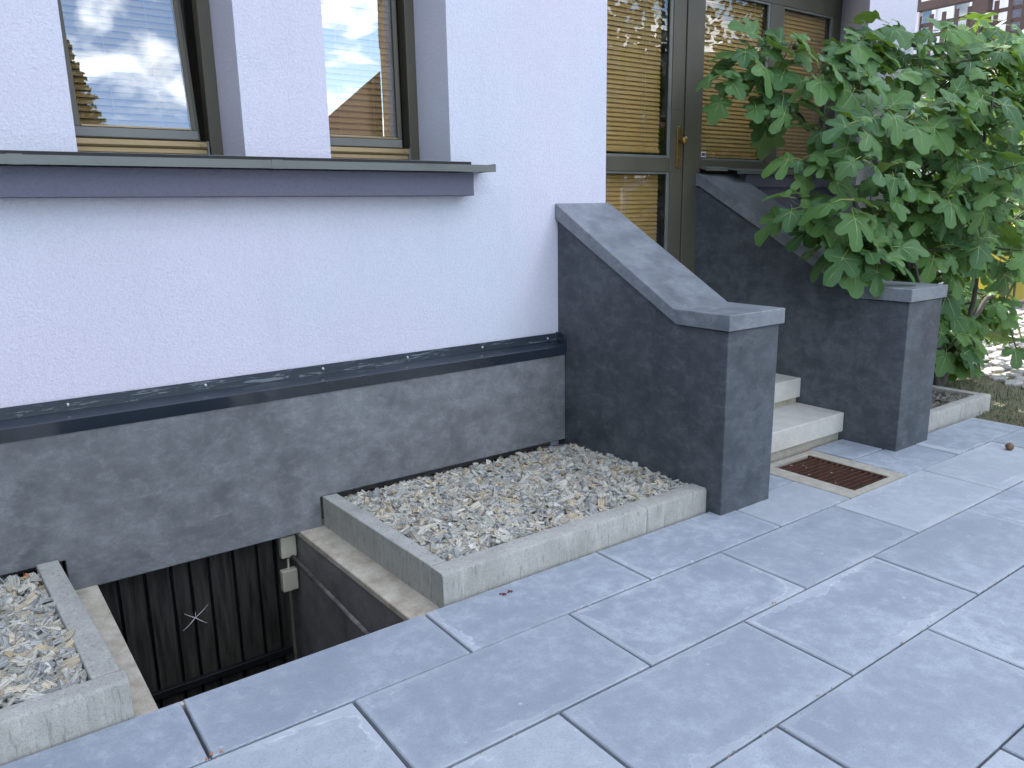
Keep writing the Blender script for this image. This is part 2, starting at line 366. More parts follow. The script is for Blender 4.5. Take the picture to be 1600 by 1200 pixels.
for a,b in [(-3.2,-2.4),(-2.4,-1.6),(-1.6,-.8),(-.8,0),(0,.8),(.8,1.6),(1.6,2.4),(2.4,2.941),(3.467,4.0),(4.0,4.86)]: slab(a,b,rows[0][0],rows[0][1])
slab(2.64,2.941,.0,.255); slab(3.467,3.783,.0,.255)

# ------------------------------------------------------------------ house
house=thing('house','lavender rendered house with dark cement plinth and bronze windows','house',(0,YW,0))
def wall_grid(xs,zs,holes,y,yb):
    m=MB()
    def inh(xc,zc): return any(h[0]<xc<h[1] and h[2]<zc<h[3] for h in holes)
    for i in range(len(xs)-1):
        for j in range(len(zs)-1):
            if not inh((xs[i]+xs[i+1])/2,(zs[j]+zs[j+1])/2):
                m.add([(xs[i],y,zs[j]),(xs[i+1],y,zs[j]),(xs[i+1],y,zs[j+1]),(xs[i],y,zs[j+1])],[(0,1,2,3)])
    return m
W1=(.072,.671,1.588,3.05); W2=(1.036,1.638,1.588,3.05); DO=(2.632,5.114,.5,3.02); XL,XRR=-6.0,5.753; ZT=7.6
xs=[XL,W1[0],W1[1],W2[0],W2[1],DO[0],DO[1],XRR]; zs=[.5,.684,1.588,3.02,3.05,ZT]
m=wall_grid(xs,zs,[(DO[0],DO[1],.5,3.02),W1,W2],YW,YR)
m=MB()
def q4(m,a,b,c,d): m.add([a,b,c,d],[(0,1,2,3)])
cells=[(XL,W1[0],.684,ZT),(W1[0],W1[1],.684,1.588),(W1[0],W1[1],3.05,ZT),(W1[1],W2[0],.684,ZT),(W2[0],W2[1],.684,1.588),(W2[0],W2[1],3.05,ZT),(W2[1],DO[0],.684,ZT),(DO[0],DO[1],3.02,ZT),(DO[1],XRR,-.1,ZT)]
# body of the wall, built as solid leaves that butt end to end
for (a,b,c,d) in cells: m.add([(a,YW,c),(b,YW,c),(b,YW,d),(a,YW,d)],[(0,1,2,3)])
def reveal(x,z0,z1,yb,xb=None):
    xb=x if xb is None else xb; m.add([(x,YW,z0),(xb,yb,z0),(xb,yb,z1),(x,YW,z1)],[(0,1,2,3)])
YB=1.40
for W in (W1,W2):
    reveal(W[0],W[2],W[3],YB); reveal(W[1],W[2],W[3],YB)
    m.add([(W[0],YW,W[3]),(W[1],YW,W[3]),(W[1],YB,W[3]),(W[0],YB,W[3])],[(0,1,2,3)])
reveal(DO[0],-.1,3.02,1.46); m.add([(DO[0],YW,-.1),(DO[0],YW,.684),(DO[0]-.4,YW,.684),(DO[0]-.4,YW,-.1)],[(0,1,2,3)])
m.add([(DO[1],YW,-.1),(DO[1]+.25,1.46,-.1),(DO[1]+.25,1.46,3.02),(DO[1],YW,3.02)],[(0,1,2,3)])
m.add([(DO[0],YW,3.02),(DO[1],YW,3.02),(DO[1]+.25,1.46,3.02),(DO[0],1.46,3.02)],[(0,1,2,3)])
m.add([(XRR,YW,-.1),(XRR,9,-.1),(XRR,9,ZT),(XRR,YW,ZT)],[(0,1,2,3)])
m.add([(XL,YW,.684),(XL,9,.684),(XL,9,ZT),(XL,YW,ZT)],[(0,1,2,3)])
wallo=m.build('wall',M_wall,house)
import bmesh
bm=bmesh.new(); bm.from_mesh(wallo.data)
bmesh.ops.remove_doubles(bm,verts=bm.verts,dist=.0008)
bm.to_mesh(wallo.data); bm.free()
# rear shell and roof so that the rooms are dark and the ground in front is shaded
MB().box(XL+.01,XRR-.01,9.0,9.2,-.1,ZT).box(XL+.01,XRR-.01,1.5,8.99,2.98,3.14).build('back_wall',M_white,house)
MB().prism([(YW-.5,ZT-.12),(YW-.5,ZT),(5.0,ZT+2.3),(9.7,ZT),(9.7,ZT-.12),(5.0,ZT+2.15)],'x',XL-.3,XRR+.3).build('roof',M_roof,house)
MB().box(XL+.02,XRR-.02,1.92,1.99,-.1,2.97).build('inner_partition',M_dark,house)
# plinth (stepped lower edge over the light well) and its concealed backing
PL=1.0135
m=MB(); 
P=[(-3.2,.097),(-.163,.097),(-.163,-.036),(.850,-.036),(.850,.108),(2.286,.108),(2.286,.60),(-3.2,.60)]
m.prism(P,'y',PL,1.19); pl=m.build('plinth',M_cem2,house,bevel=.006)
MB().box(-3.2,-.17,1.09,1.3,-.3,.3).box(.86,2.6,1.09,1.3,-.3,.3).box(-3.2,2.6,1.10,1.3,.60,.71).build('foundation',M_pit,house)
# flashing
fl=MB(); fl.prism([(1.0690,.699),(1.0690,.6565),(.996,.6375),(1.0095,.586),(1.0120,.586),(1.0000,.6350),(1.0725,.6545),(1.0725,.699)],'x',-3.2,2.284)
flo=fl.build('metal_flashing',M_flash,house)
MB().prism([(1.0672,.7005),(1.0672,.6585),(1.0688,.6585),(1.0688,.7005)],'x',-3.2,2.283).build('sealant_strip',M_seal,flo)
MB().prism([(1.078,.705),(1.050,.705),(1.010,.690),(1.000,.665),(1.000,.640),(1.0755,.664)],'x',2.272,2.2845).build('flashing_upstand',M_flash,flo)
sm=MB(); sm.tube([(0,0,0),(0,-.006,0),(0,-.008,0)],[.007,.006,.003],10); sme=sm.mesh('screw',M_screw,smooth=False)
for x,z in [(-.42,.679),(-.076,.680),(.419,.681),(.925,.682),(1.35,.680),(1.781,.678),(2.206,.677)]:
    inst('screw',sme,flo,(x,1.0668-YW,z))
# sill with band below
MB().prism([(.9905,1.427),(1.0790,1.427),(1.0790,1.533),(.9905,1.533)],'x',-3.2,1.708).build('sill_band',M_band,house,bevel=.004)
si=MB(); si.prism([(.939,1.534),(.939,1.5655),(1.078,1.5715),(1.39,1.580),(1.39,1.576),(1.078,1.567),(.943,1.562),(.943,1.534)],'x',-3.2,1.800)
sio=si.build('window_sill',M_sill,house)
MB().box(1.7985,1.8005,.941,1.10,1.536,1.570).build('sill_end_cap',M_sill,sio)
MB().box(-3.2,1.745,1.066,1.0782,1.573,1.5865).build('dark_gap_strip',M_black,sio)  # black strip standing in for the shaded gap above the sill
for x in (-.155,.725,):
    MB().prism([(.9370,1.533),(.9370,1.5675),(1.06,1.5725),(1.06,1.5700),(.9385,1.5655),(.9385,1.533)],'x',x,x+.045).build('sill_joint_cover',M_sill,sio)
# windows
def slats(x0,x1,z0,z1,y,pitch=.0272,tilt=62,wd=.030):
    m=MB(); z=z0; 
    while z<z1:
        a=rad(tilt+R.uniform(-1.5,1.5)); c,s=math.cos(a)*wd/2,math.sin(a)*wd/2; dz=R.uniform(-.0008,.0008)
        k=3; pts=[]
        for i in range(k+1):
            t=i/k*2-1; bulge=.0022*(1-t*t); pts.append((y+t*c*-1-bulge*math.sin(a),z+t*s*-1+dz+bulge*math.cos(a)))
        # front edge low
        pts=[(y-c+2*c*i/k-.0025*(1-(i/k*2-1)**2),z-s+2*s*i/k+dz) for i in range(k+1)]
        top=[(p[0]+.0007,p[1]) for p in pts[::-1]]
        m.prism(pts+top,'x',x0+R.uniform(0,.002),x1-R.uniform(0,.002)); z+=pitch
    return m
def blind(par,x0,x1,z0,z1,y,cords,tilt=62,rail=True):
    slats(x0,x1,z0+.03,z1,y,tilt=tilt).build('blind_slats',M_slat,par,kind='stuff')
    if rail: MB().box(x0,x1,y-.012,y+.012,z0,z0+.018).build('blind_bottom_rail',M_slat,par,bevel=.003)
    for x in cords: MB().tube([(x,y-.019,z0),(x+.001,y-.019,(z0+z1)/2),(x,y-.019,z1)],.0012,5).build('blind_cord',M_cord,par)
# window 2 (closed) -- frame, sash, pane, drip profile
def window(x0,x1,tilt):
    wdn=thing('window'); wdn.parent=house; wdn.location=(0,1.39-YW,1.60)
    del_keys=[k for k in ('label','category') if k in wdn]
    y=1.372
    m=MB(); zb,zt=1.588,3.05
    m.box(x0-.02,x0+.034,y,y+.07,zb,zt).box(x1-.052,x1+.0,y,y+.07,zb,zt).box(x0+.034,x1-.052,y,y+.07,3.0,zt).box(x0+.034,x1-.052,y+.01,y+.07,zb,1.612)
    m.build('frame',M_frame,wdn,bevel=.003)
    m=MB()
    m.prism([(y-.018,1.640),(y-.014,1.660),(y+.01,1.664),(y+.01,1.632),(y-.012,1.632)],'x',x0+.02,x1-.070)
    m.prism([(y-.010,1.612),(y-.008,1.629),(y+.01,1.629),(y+.01,1.606),(y-.004,1.606)],'x',x0+.02,x1-.068)
    m.box(x0+.02,x1-.064,y+.002,y+.011,1.604,1.640)
    m.build('drip_profile',M_gold,wdn,bevel=.0015)
    MB().box(x1-.071,x1-.062,y-.020,y+.01,1.602,1.664).build('profile_end_cap',M_frame2,wdn,bevel=.002)
    MB().tube([(x1-.092,y-.0175,1.648),(x1-.092,y-.021,1.648)],.006,10).build('screw_cap',M_gold,wdn)
    # sash, tilted inwards about its bottom edge
    piv=Vector((0,y+.012,1.664)); A=Matrix.Rotation(-tilt,4,'X')
    def T(mb):
        mb.v=[tuple(A@(Vector(v)-piv)+piv) for v in mb.v]; return mb
    sx0,sx1=x0+.036,x1-.098
    s=MB(); s.box(sx0,sx1,y+.000,y+.045,1.664,1.705).box(sx0-.004,sx0+.028,y+.002,y+.045,1.705,2.98).box(sx1-.020,sx1,y+.002,y+.045,1.705,2.98).box(sx0+.028,sx1-.020,y,y+.045,2.95,2.98)
    T(s); s.build('sash',M_frame,wdn,bevel=.003)
    T(MB().box(sx0+.001,sx1-.001,y-.0025,y-.0005,1.668,1.703)).build('weather_bar',M_frame2,wdn)
    s=T(MB().box(sx1+.0015,sx1+.013,y+.02,y+.062,1.668,2.99)); s.build('sash_rebate',M_frame,wdn,bevel=.002)
    s=T(MB().prism([(y-.004,1.7055),(y-.004,1.711),(y+.012,1.717),(y+.012,1.7055)],'x',sx0+.0285,sx1-.026)); s.build('glazing_bead',M_gold,wdn)
    s=T(MB().box(sx0+.026,sx1-.018,y+.010,y+.014,1.706,2.952)); s.build('pane',M_glass,wdn)
    s=T(MB().box(sx1-.024,sx1-.0205,y+.0085,y+.0095,1.712,2.948)); s.build('pane_seal',M_black if tilt==0 else M_kerb,wdn)
    b=slats(sx0+.005,sx1-.003,1.735,2.95,y+.045,tilt=66); T(b); b.build('blind_slats',M_slat,wdn,kind='stuff')
    for x in (sx0+.16,sx1-.13):
        T(MB().tube([(x,y+.024,1.71),(x,y+.024,2.95)],.0013,5)).build('blind_cord',M_cord,wdn)
    if tilt>0:
        MB().box(x0-.01,x1-.055,1.56,1.565,1.55,3.05).build('dark_back_sheet',M_dark,wdn)  # plain dark sheet behind the tilted sash
    return wdn
window(W1[0],W1[1],rad(10)); window(W2[0],W2[1],0)

# glazed door and its fixed side windows
YD=1.44
dr=thing('door'); dr.parent=house; dr.location=(3.2,YD-YW,.65)
m=MB()
m.box(2.632,2.73,YD,YD+.08,.60,3.02).box(3.648,3.812,YD-.012,YD+.08,.60,3.02)
m.build('door_frame',M_frame,dr,bevel=.004)
m=MB(); y=YD-.012
m.box(2.74,2.86,y,y+.05,.66,2.95).box(3.520,3.634,y,y+.05,.66,2.95).box(2.86,3.520,y,y+.05,.66,.80).box(2.86,3.520,y,y+.05,1.580,1.668).box(2.86,3.520,y,y+.05,2.83,2.95)
m.build('door_leaf',M_frame,dr,bevel=.003)
MB().box(3.6345,3.6475,YD+.001,YD+.04,.62,3.0).build('door_gap',M_black,dr)
m=MB()
for z0,z1 in ((.80,1.580),(1.668,2.83)):
    m.box(3.494,3.520,y+.006,y+.016,z0,z1).box(2.86,3.494,y+.006,y+.016,z1-.014,z1).box(2.86,3.494,y+.006,y+.016,z0,z0+.014)
m.build('glazing_bead',M_frame2,dr,bevel=.002)
MB().box(2.862,3.500,y+.020,y+.024,1.670,2.828).build('pane',M_glassd,dr)
MB().box(2.862,3.500,y+.020,y+.024,.802,1.578).build('pane',M_glassd,dr)
blind(dr,2.87,3.475,1.70,2.82,YD+.055,(3.16,3.30,3.325),66)
blind(dr,2.87,3.475,.82,1.565,YD+.055,(3.16,3.325),66)
# handle plate, knob, cylinder
hp=MB(); n=10; zc0,zc1,hw=1.625,1.846,.021
pts=[(3.590+hw*math.cos(a),zc1+hw*math.sin(a)) for a in [math.pi*i/n for i in range(n+1)]]+[(3.590+hw*math.cos(a),zc0+hw*math.sin(a)) for a in [math.pi+math.pi*i/n for i in range(n+1)]]
hp.prism(pts,'y',y-.009,y-.0005); hpo=hp.build('handle_plate',M_brass,dr,bevel=.002)
MB().tube([(3.597,y-.008,1.775),(3.597,y-.030,1.775),(3.597,y-.032,1.775),(3.597,y-.055,1.775),(3.597,y-.062,1.775)],[.011,.011,.022,.025,.018],16).build('knob',M_brass,hpo,smooth=True)
MB().tube([(3.592,y-.008,1.668),(3.592,y-.018,1.668),(3.592,y-.019,1.668)],[.014,.013,.010],14).tube([(3.592,y-.008,1.648),(3.592,y-.016,1.648)],.0065,10).build('lock_cylinder',M_brass,hpo)
# side windows on the parapet right of the door
sw=thing('side_window'); sw.parent=house; sw.location=(4.5,YD-YW,1.62)
X0,X1=3.812,5.362
m=MB(); m.box(X0,X0+.006,YD,YD+.07,1.625,3.0).box(4.500,4.648,YD,YD+.07,1.66,2.72).box(5.250,X1,YD,YD+.07,1.66,2.72).box(X0+.007,X1,YD,YD+.07,2.72,3.02).box(X0+.007,X1,YD,YD+.07,1.612,1.66)
m.build('frame',M_frame,sw,bevel=.004)
for a,b in ((3.819,4.4995),(4.6485,5.2495)):
    MB().box(a+.004,b-.004,YD+.021,YD+.025,1.664,2.716).build('pane',M_glassd,sw)
    m=MB(); m.box(a,a+.010,YD+.004,YD+.018,1.662,2.718).box(b-.022,b,YD+.004,YD+.018,1.662,2.718).box(a+.010,b-.022,YD+.002,YD+.018,1.662,1.675).box(a+.010,b-.022,YD+.002,YD+.018,2.705,2.718)
    m.build('glazing_bead',M_frame2,sw,bevel=.002)
    slats(a+.01,b-.02,1.72,2.715,YD+.055,tilt=66).build('blind_slats',M_slat,sw,kind='stuff')
    MB().box(a+.01,b-.02,YD+.043,YD+.066,1.685,1.700).build('blind_bottom_rail',M_slat,sw)
    for x in (a+.09,b-.13): MB().tube([(x,YD+.034,1.69),(x,YD+.034,2.71)],.0013,5).build('blind_cord',M_cord,sw)
stk=MB().box(3.823,3.872,YD-.004,YD+.0005,1.681,1.716).build('sticker',M_white,sw)
for i in range(3): MB().box(3.828+i*.014,3.838+i*.014,YD-.0050,YD-.0042,1.688,1.709).build('sticker_mark',M_black,stk)
MB().box(4.68,4.80,YD+.0,YD+.0015,1.677,1.705).build('label_strip',M_kerb,sw)
# parapet below the side window and its sill
MB().box(4.1425,5.362,1.36,1.438,-.1,1.575).build('parapet',M_band,house)
MB().box(4.162,5.30,1.325,1.3585,1.485,1.565).build('parapet_band',M_band,house)
ps=MB().prism([(1.285,1.568),(1.285,1.592),(1.438,1.613),(1.438,1.608),(1.289,1.588),(1.289,1.568)],'x',4.02,5.26).build('parapet_sill',M_sill,house)
MB().prism([(1.36,1.588),(1.36,1.612),(1.438,1.622),(1.438,1.612)],'x',3.80,4.015).build('sill_return',M_frame2,ps,bevel=.003)
MB().box(4.18,5.2,1.30,1.357,1.569,1.584).build('dark_gap_strip',M_black,ps)
# door threshold
MB().box(2.638,3.78,1.40,1.52,.56,.655).build('threshold',M_step,house,bevel=.004)

# ------------------------------------------------------------------ stair side walls
def cheek(xa,xb,yend,label):
    t=thing('stair_side_wall',label,'side wall',((xa+xb)/2,.4,0))
    slope=.569; yk=.2325; ct=.908; yf=-.070; ov=.017
    def top(y): return ct if y<yk else ct+(y-yk)*slope
    if yend>1.2: pts_top=[(yf-ov,ct),(yk,ct),(1.395,top(1.395)),(yend,top(1.395)+.004)]
    else: pts_top=[(yf-ov,ct),(yk,ct),(yend,top(yend))]
    vt=.070
    low=[(yf-ov,ct-vt),(yk-.018,ct-vt)]
    low+= [(1.395,top(1.395)-.081),(yend,top(1.395)-.078)] if yend>1.2 else [(yend,top(yend)-.081)]
    cap=MB().prism(pts_top+low[::-1],'x',xa-ov,xb+ov)
    cap.build('coping',M_cap,t,bevel=.005)
    e=.003
    body=[(yf,-.10),(yf,ct-vt-e),(yk-.018,ct-vt-e)]+[(p[0],p[1]-e) for p in low[2:]]+[(yend,-.10)]
    MB().prism(body,'x',xa,xb).build('body',M_cem,t,bevel=.006)
    return t
cheek(2.2866,2.638,YW-.001,'dark cement stair side wall with sloping coping, joined to the lavender wall')
cheek(3.7851,4.141,1.437,'dark cement stair side wall with sloping coping, beneath the fig leaves')

# ------------------------------------------------------------------ steps
st=thing('entrance_steps','pale stone entrance steps between the two dark side walls','steps',(3.2,.25,0))
for k in range(4):
    y0=.252+.298*k; z=.163+.159*k
    MB().box(2.640,3.7835,y0,y0+.34 if k<3 else 1.43,z-.117 if k==0 else z-.122,z).build('step',M_step,st,bevel=.006)
    MB().box(2.641,3.7825,y0+.026,y0+.06,z-.159 if k else -.1,(z-.117 if k==0 else z-.122)-.002).build('riser',M_ledge if k else M_framec,st)

# ------------------------------------------------------------------ foot grate
gr=thing('boot_scraper_grate','rusty bar grate in a mortar frame in front of the steps','grate',(3.21,-.03,0))
gx0,gx1,gy0,gy1=2.945,3.464,-.304,.244; ix0,ix1,iy0,iy1=3.052,3.372,-.258,.203
m=MB(); m.box(gx0,gx1,gy0,iy0,-.12,-.001).box(gx0,gx1,iy1,gy1,-.12,-.001).box(gx0,ix0,iy0,iy1,-.12,-.0015).box(ix1,gx1,iy0,iy1,-.12,-.0015)
m.build('mortar_frame',M_framec,gr,bevel=.004)
MB().box(ix0-.01,ix1+.01,iy0-.01,iy1+.01,-.14,-.11).build('tray',M_soil,gr)
bm_=MB().add([(0,0,-.002),(.318,0,-.002),(.318,.010,-.006),(0,.010,-.006),(0,.006,-.030),(.318,.006,-.030),(.318,.015,-.030),(0,.015,-.030)],[(0,1,2,3),(4,7,6,5),(0,4,5,1),(1,5,6,2),(2,6,7,3),(3,7,4,0)])
bme=bm_.mesh('grate_bar',M_rust)
for k in range(14): inst('grate_bar',bme,gr,(ix0+.001-3.21,iy0+.010+k*.0325+.03,-.002),(0,0,R.uniform(-.004,.004)))
MB().box(ix0+.0005,ix0+.006,iy0,iy1,-.05,-.006).build('grate_rim',M_rust,gr); MB().box(ix1-.006,ix1-.0005,iy0,iy1,-.05,-.006).build('grate_rim',M_rust,gr)

# ------------------------------------------------------------------ light well with cellar door
well=thing('cellar_light_well','dark cellar light well between two pale stone ledges','light well',(.3,.5,-.5))
MB().prism([(.736,1.20),(.767,.003),(.905,.003),(.905,1.20)],'z',-.06,-.03).build('ledge',M_ledge,well,bevel=.006)
MB().prism([(-.205,1.20),(-.205,.003),(-.053,.003),(-.072,1.20)],'z',-.06,-.03).build('ledge',M_ledge,well,bevel=.006)
MB().prism([(.742,1.20),(.773,.003),(.9,.003),(.9,1.20)],'z',-1.7,-.062).build('side_wall',M_pit,well)
MB().prism([(-.21,1.20),(-.21,.003),(-.059,.003),(-.078,1.20)],'z',-1.7,-.062).build('side_wall',M_pit,well)
MB().box(-.21,.9,-.12,-.004,-1.7,-.105).build('front_wall',M_pit,well)
MB().box(-.05,.762,-.016,.003,-.105,-.006).build('ledge',M_ledge,well,bevel=.003)
MB().box(-.3,1.0,-.1,2.0,-1.75,-1.70).build('well_floor',M_soil,well)
MB().box(-.3,1.0,1.17,1.21,-.20,.5).box(-.25,.95,1.30,1.34,-1.7,-.2).build('lintel',M_pit,well)
cdr=thing('cellar_door','black plank cellar door at the bottom of the light well','cellar door',(.3,1.12,-1.6))
px=[-.075,.011,.113,.214,.288,.366,.471,.576,.655]
for i in range(len(px)-1):
    MB().box(px[i]+.006,px[i+1]-.006,1.125+R.uniform(0,.003),1.15,-1.62,-.04).build('plank',M_plank,cdr,bevel=.003)
MB().box(-.08,.66,1.1505,1.16,-1.62,-.04).build('backing',M_rail,cdr)
MB().box(-.075,.692,1.098,1.1235,-.655,-.622).build('iron_bar',M_rail,cdr,bevel=.002)
MB().box(.659,.700,1.105,1.16,-1.62,-.045).build('door_post',M_plank,cdr,bevel=.004)
wb=MB(); c0=Vector((.288,1.118,-.342))
for a,l in ((38,.075),(142,.055),(218,.07),(318,.06),(86,.03)):
    d=Vector((math.cos(rad(a)),0,math.sin(rad(a)))); wb.tube([c0,c0+d*l*.5+Vector((0,-.004,0)),c0+d*l],[.0016,.0010,.0006],5)
wb.build('cobweb',M_web,label='small white star of cobweb on the black cellar door',category='cobweb')
bme=MB().box(-.032,.032,-.028,.0,-.048,.048); 
for (x,z,lb) in ((.704,-.105,'upper cream junction box beside the cellar door'),(.700,-.268,'lower cream junction box beside the cellar door')):
    jb=thing('junction_box',lb,'junction box',(x,1.10,z),group='junction boxes in the light well')
    MB().box(x-.038,x+.034,1.062,1.10,z-.056,z+.046).build('cover',M_plast,jb,bevel=.006)
    MB().tube([(x+.002,1.085,z-.048),(x+.002,1.085,z-.062)],.010,10).build('cable_gland',M_plast,jb)
    MB().tube([(x,1.085,z+.04),(x+.005,1.09,z+.12)],.005,8).build('cable',M_plast,jb)
hr=thing('cellar_handrail','dusty grey pipe handrail on the right wall of the light well','handrail',(.70,.5,-.1))
MB().tube([(.690,.985,-.125),(.700,.45,-.160),(.710,.05,-.190)],.010,12).build('pipe',M_galv,hr,smooth=True)

# ------------------------------------------------------------------ kerbs
def kerb_group(label,loc,stones):
    t=thing('bed_edging',label,'edging',loc)
    for a in stones:
        if a[0]=='x': MB().prism([(a[3],-.10),(a[3],a[5]-.012),(a[3]+.004,a[5]-.004),(a[3]+.012,a[5]),(a[4]-.004,a[5]),(a[4],a[5]-.004),(a[4],-.10)],'x',a[1],a[2]).build('kerb_stone',M_kerb,t,bevel=.002)
        else: MB().prism(a[1],'z',-.1,a[2]).build('kerb_stone',M_kerb,t,bevel=.0055)
    return t
kerb_group('grey concrete edging round the gravel bed beside the stair side wall',(1.5,.05,0),[('x',.888,1.902,.012,.102,.110),('x',1.905,2.285,.012,.102,.109),('p',[(.8885,.104),(.955,.104),(.926,1.0125),(.856,1.0125)],.112)])
kerb_group('grey concrete edging round the gravel bed at the left picture edge',(-.5,.04,0),[('x',-2.3,-.123,.006,.078,.110),('p',[(-.208,.080),(-.132,.080),(-.186,1.0125),(-.258,1.0125)],.111)])
kerb_group('grey concrete edging in front of the fig tree bed',(4.6,.07,0),[('x',4.143,4.75,.026,.096,.098),('x',4.753,5.165,.026,.096,.099),('p',[(5.095,.098),(5.165,.098),(5.165,1.075),(5.095,1.075)],.098)])

# ------------------------------------------------------------------ gravel
def gravel(name,poly_fn,n,x0,x1,y0,y1,z,mat,label,cat,smin=.02,smax=.042,seed=1,layers=.03):
    rg=np.random.RandomState(seed)
    P=np.stack([rg.uniform(x0,x1,n),rg.uniform(y0,y1,n)],1)
    keep=poly_fn(P[:,0],P[:,1]); P=P[keep]; n=len(P)
    Ln=rg.uniform(smin,smax,n)*rg.choice([.6,.8,1,1.15],n); Wd=Ln*rg.uniform(.24,.5,n); Th=Ln*rg.uniform(.12,.28,n)
    c=np.array([[x,y,zz] for x in (-.5,.5) for y in (-.5,.5) for zz in (-.5,.5)])
    V=c[None]*np.stack([Ln,Wd,Th],1)[:,None,:]
    V=V*(1+rg.uniform(-.28,.28,V.shape)); V+=rg.uniform(-.12,.12,V.shape)*np.stack([Wd,Wd,Th],1)[:,None,:]
    yaw=rg.uniform(0,6.283,n); pit=rg.normal(0,.34,n); rol=rg.normal(0,.65,n)
    cz,sz=np.cos(yaw),np.sin(yaw); cp,sp=np.cos(pit),np.sin(pit); c3,s3=np.cos(rol),np.sin(rol)
    Y=V[:,:,1]*c3[:,None]-V[:,:,2]*s3[:,None]; Z=V[:,:,1]*s3[:,None]+V[:,:,2]*c3[:,None]; X=V[:,:,0]
    X2=X*cp[:,None]+Z*sp[:,None]; Z2=-X*sp[:,None]+Z*cp[:,None]
    X3=X2*cz[:,None]-Y*sz[:,None]; Y3=X2*sz[:,None]+Y*cz[:,None]
    zz=z+rg.uniform(-layers,0,n)+.006*np.sin(P[:,0]*9)*np.cos(P[:,1]*11)-.045*np.clip((P[:,1]-.94)/.09,0,1)
    W=np.stack([X3+P[:,0:1],Y3+P[:,1:2],Z2+zz[:,None]],2).reshape(-1,3)
    F=np.array([(0,1,3,2),(4,6,7,5),(0,4,5,1),(2,3,7,6),(0,2,6,4),(1,5,7,3)])
    Fa=(F[None]+8*np.arange(n)[:,None,None]).reshape(-1,4)
    me=bpy.data.meshes.new(name); me.from_pydata(W.tolist(),[],Fa.tolist()); me.materials.append(mat)
    uv=me.uv_layers.new(name='UVMap')
    loc=c[:, :]; li=Fa%8; ci=Fa//8
    uu=loc[li][...,0]*Ln[ci]*40; vv=(loc[li][...,1]*Wd[ci]+loc[li][...,2]*Th[ci]*.7)*110+ci*1.73
    uv.data.foreach_set('uv',np.stack([uu,vv],-1).astype(np.float32).ravel())
    me.update(); o=bpy.data.objects.new(name,me); C.objects.link(o)
    return tag(o,label,cat,kind='stuff')
MB().box(.93,2.284,.10,1.10,-.2,.060).build('gravel_bed_base',M_soil,kind='structure')
MB().box(-2.3,-.2,.075,1.10,-.2,.060).build('gravel_bed_base',M_soil,kind='structure')
MB().box(4.145,5.095,.095,1.075,-.2,.05).box(5.0,5.095,.5,1.0,.0,.05).build('fig_bed_soil',M_soil,kind='structure')
gravel('gravel',lambda x,y:(x>.955-.03*(y-.1)/.9+.016),9500,.93,2.278,.112,1.085,.100,M_gravel,'grey and cream slate chippings in the bed beside the stair wall','gravel',seed=3,smin=.03,smax=.064)
gravel('gravel',lambda x,y:(x<-.215-.05*(y-.08)/.9),8000,-1.5,-.2,.09,1.085,.100,M_gravel,'cream slate chippings in the bed at the left picture edge','gravel',seed=4,smin=.03,smax=.066)
gravel('gravel',lambda x,y:(y>-9),5200,4.16,5.085,.108,1.06,.085,M_graveld,'dark chippings under the fig tree','gravel',seed=5)

# ------------------------------------------------------------------ small litter
def crumb(name,x,y,z,mat,label,cat,s=.012,n=6,seed=1):
    rr=random.Random(seed); m=MB()
    for i in range(n):
        a=rr.uniform(0,6.28); d=rr.uniform(0,s*1.3); px_,py_=x+math.cos(a)*d*1.6,y+math.sin(a)*d*.8; q=rr.uniform(.25,.6)*s
        m.add([(px_-q,py_-q*.3,z),(px_+q*.4,py_-q,z+.001),(px_+q,py_+q*.4,z+.003),(px_-q*.2,py_+q,z+.002),(px_,py_,z+.005)],[(0,1,4),(1,2,4),(2,3,4),(3,0,4)])
    return m.build(name,mat,label=label,category=cat)
crumb('petal_crumb',1.103,-.064,.001,M_red,'dark red crushed petal on the slab before the gravel kerb','petal',.013,9,2)
crumb('dry_leaf',.004,-.300,.001,M_litter,'rust orange dry leaf bit in the slab joint near the bottom edge','dry leaf',.014,3,3)
crumb('dry_leaf',1.80,-.695,.001,M_litter,'tiny rust leaf bit at the end of a slab joint','dry leaf',.007,3,4)
crumb('dry_leaf',-.30,.93,.108,M_litter,'rust orange leaf bit on the left gravel under the plinth','dry leaf',.018,3,8)
crumb('dry_leaf',1.16,.45,.108,M_litter,'rust orange leaf bit lying on the right gravel bed','dry leaf',.012,3,9)
nb_=MB(); b=Vector((4.296,-.444,.021)); nb_.tube([b+Vector((0,0,-.021)),b+Vector((0,0,-.016)),b,b+Vector((0,0,.014)),b+Vector((0,0,.020))],[.006,.017,.023,.016,.004],14)
nb_.build('fallen_nut',M_ball,smooth=True,label='round brown nut lying on the pavement near the right edge',category='nut')
gp=thing('grate_litter','pale straw bits scattered on the rusty grate','straw',(3.2,0,0))
for i in range(8):
    x,yy=R.uniform(3.08,3.35),R.uniform(-.2,.18); a=R.uniform(0,3.14); l=R.uniform(.006,.016)
    MB().tube([(x,yy,-.006),(x+math.cos(a)*l,yy+math.sin(a)*l,-.004)],.0016,5).build('straw',M_cord,gp)

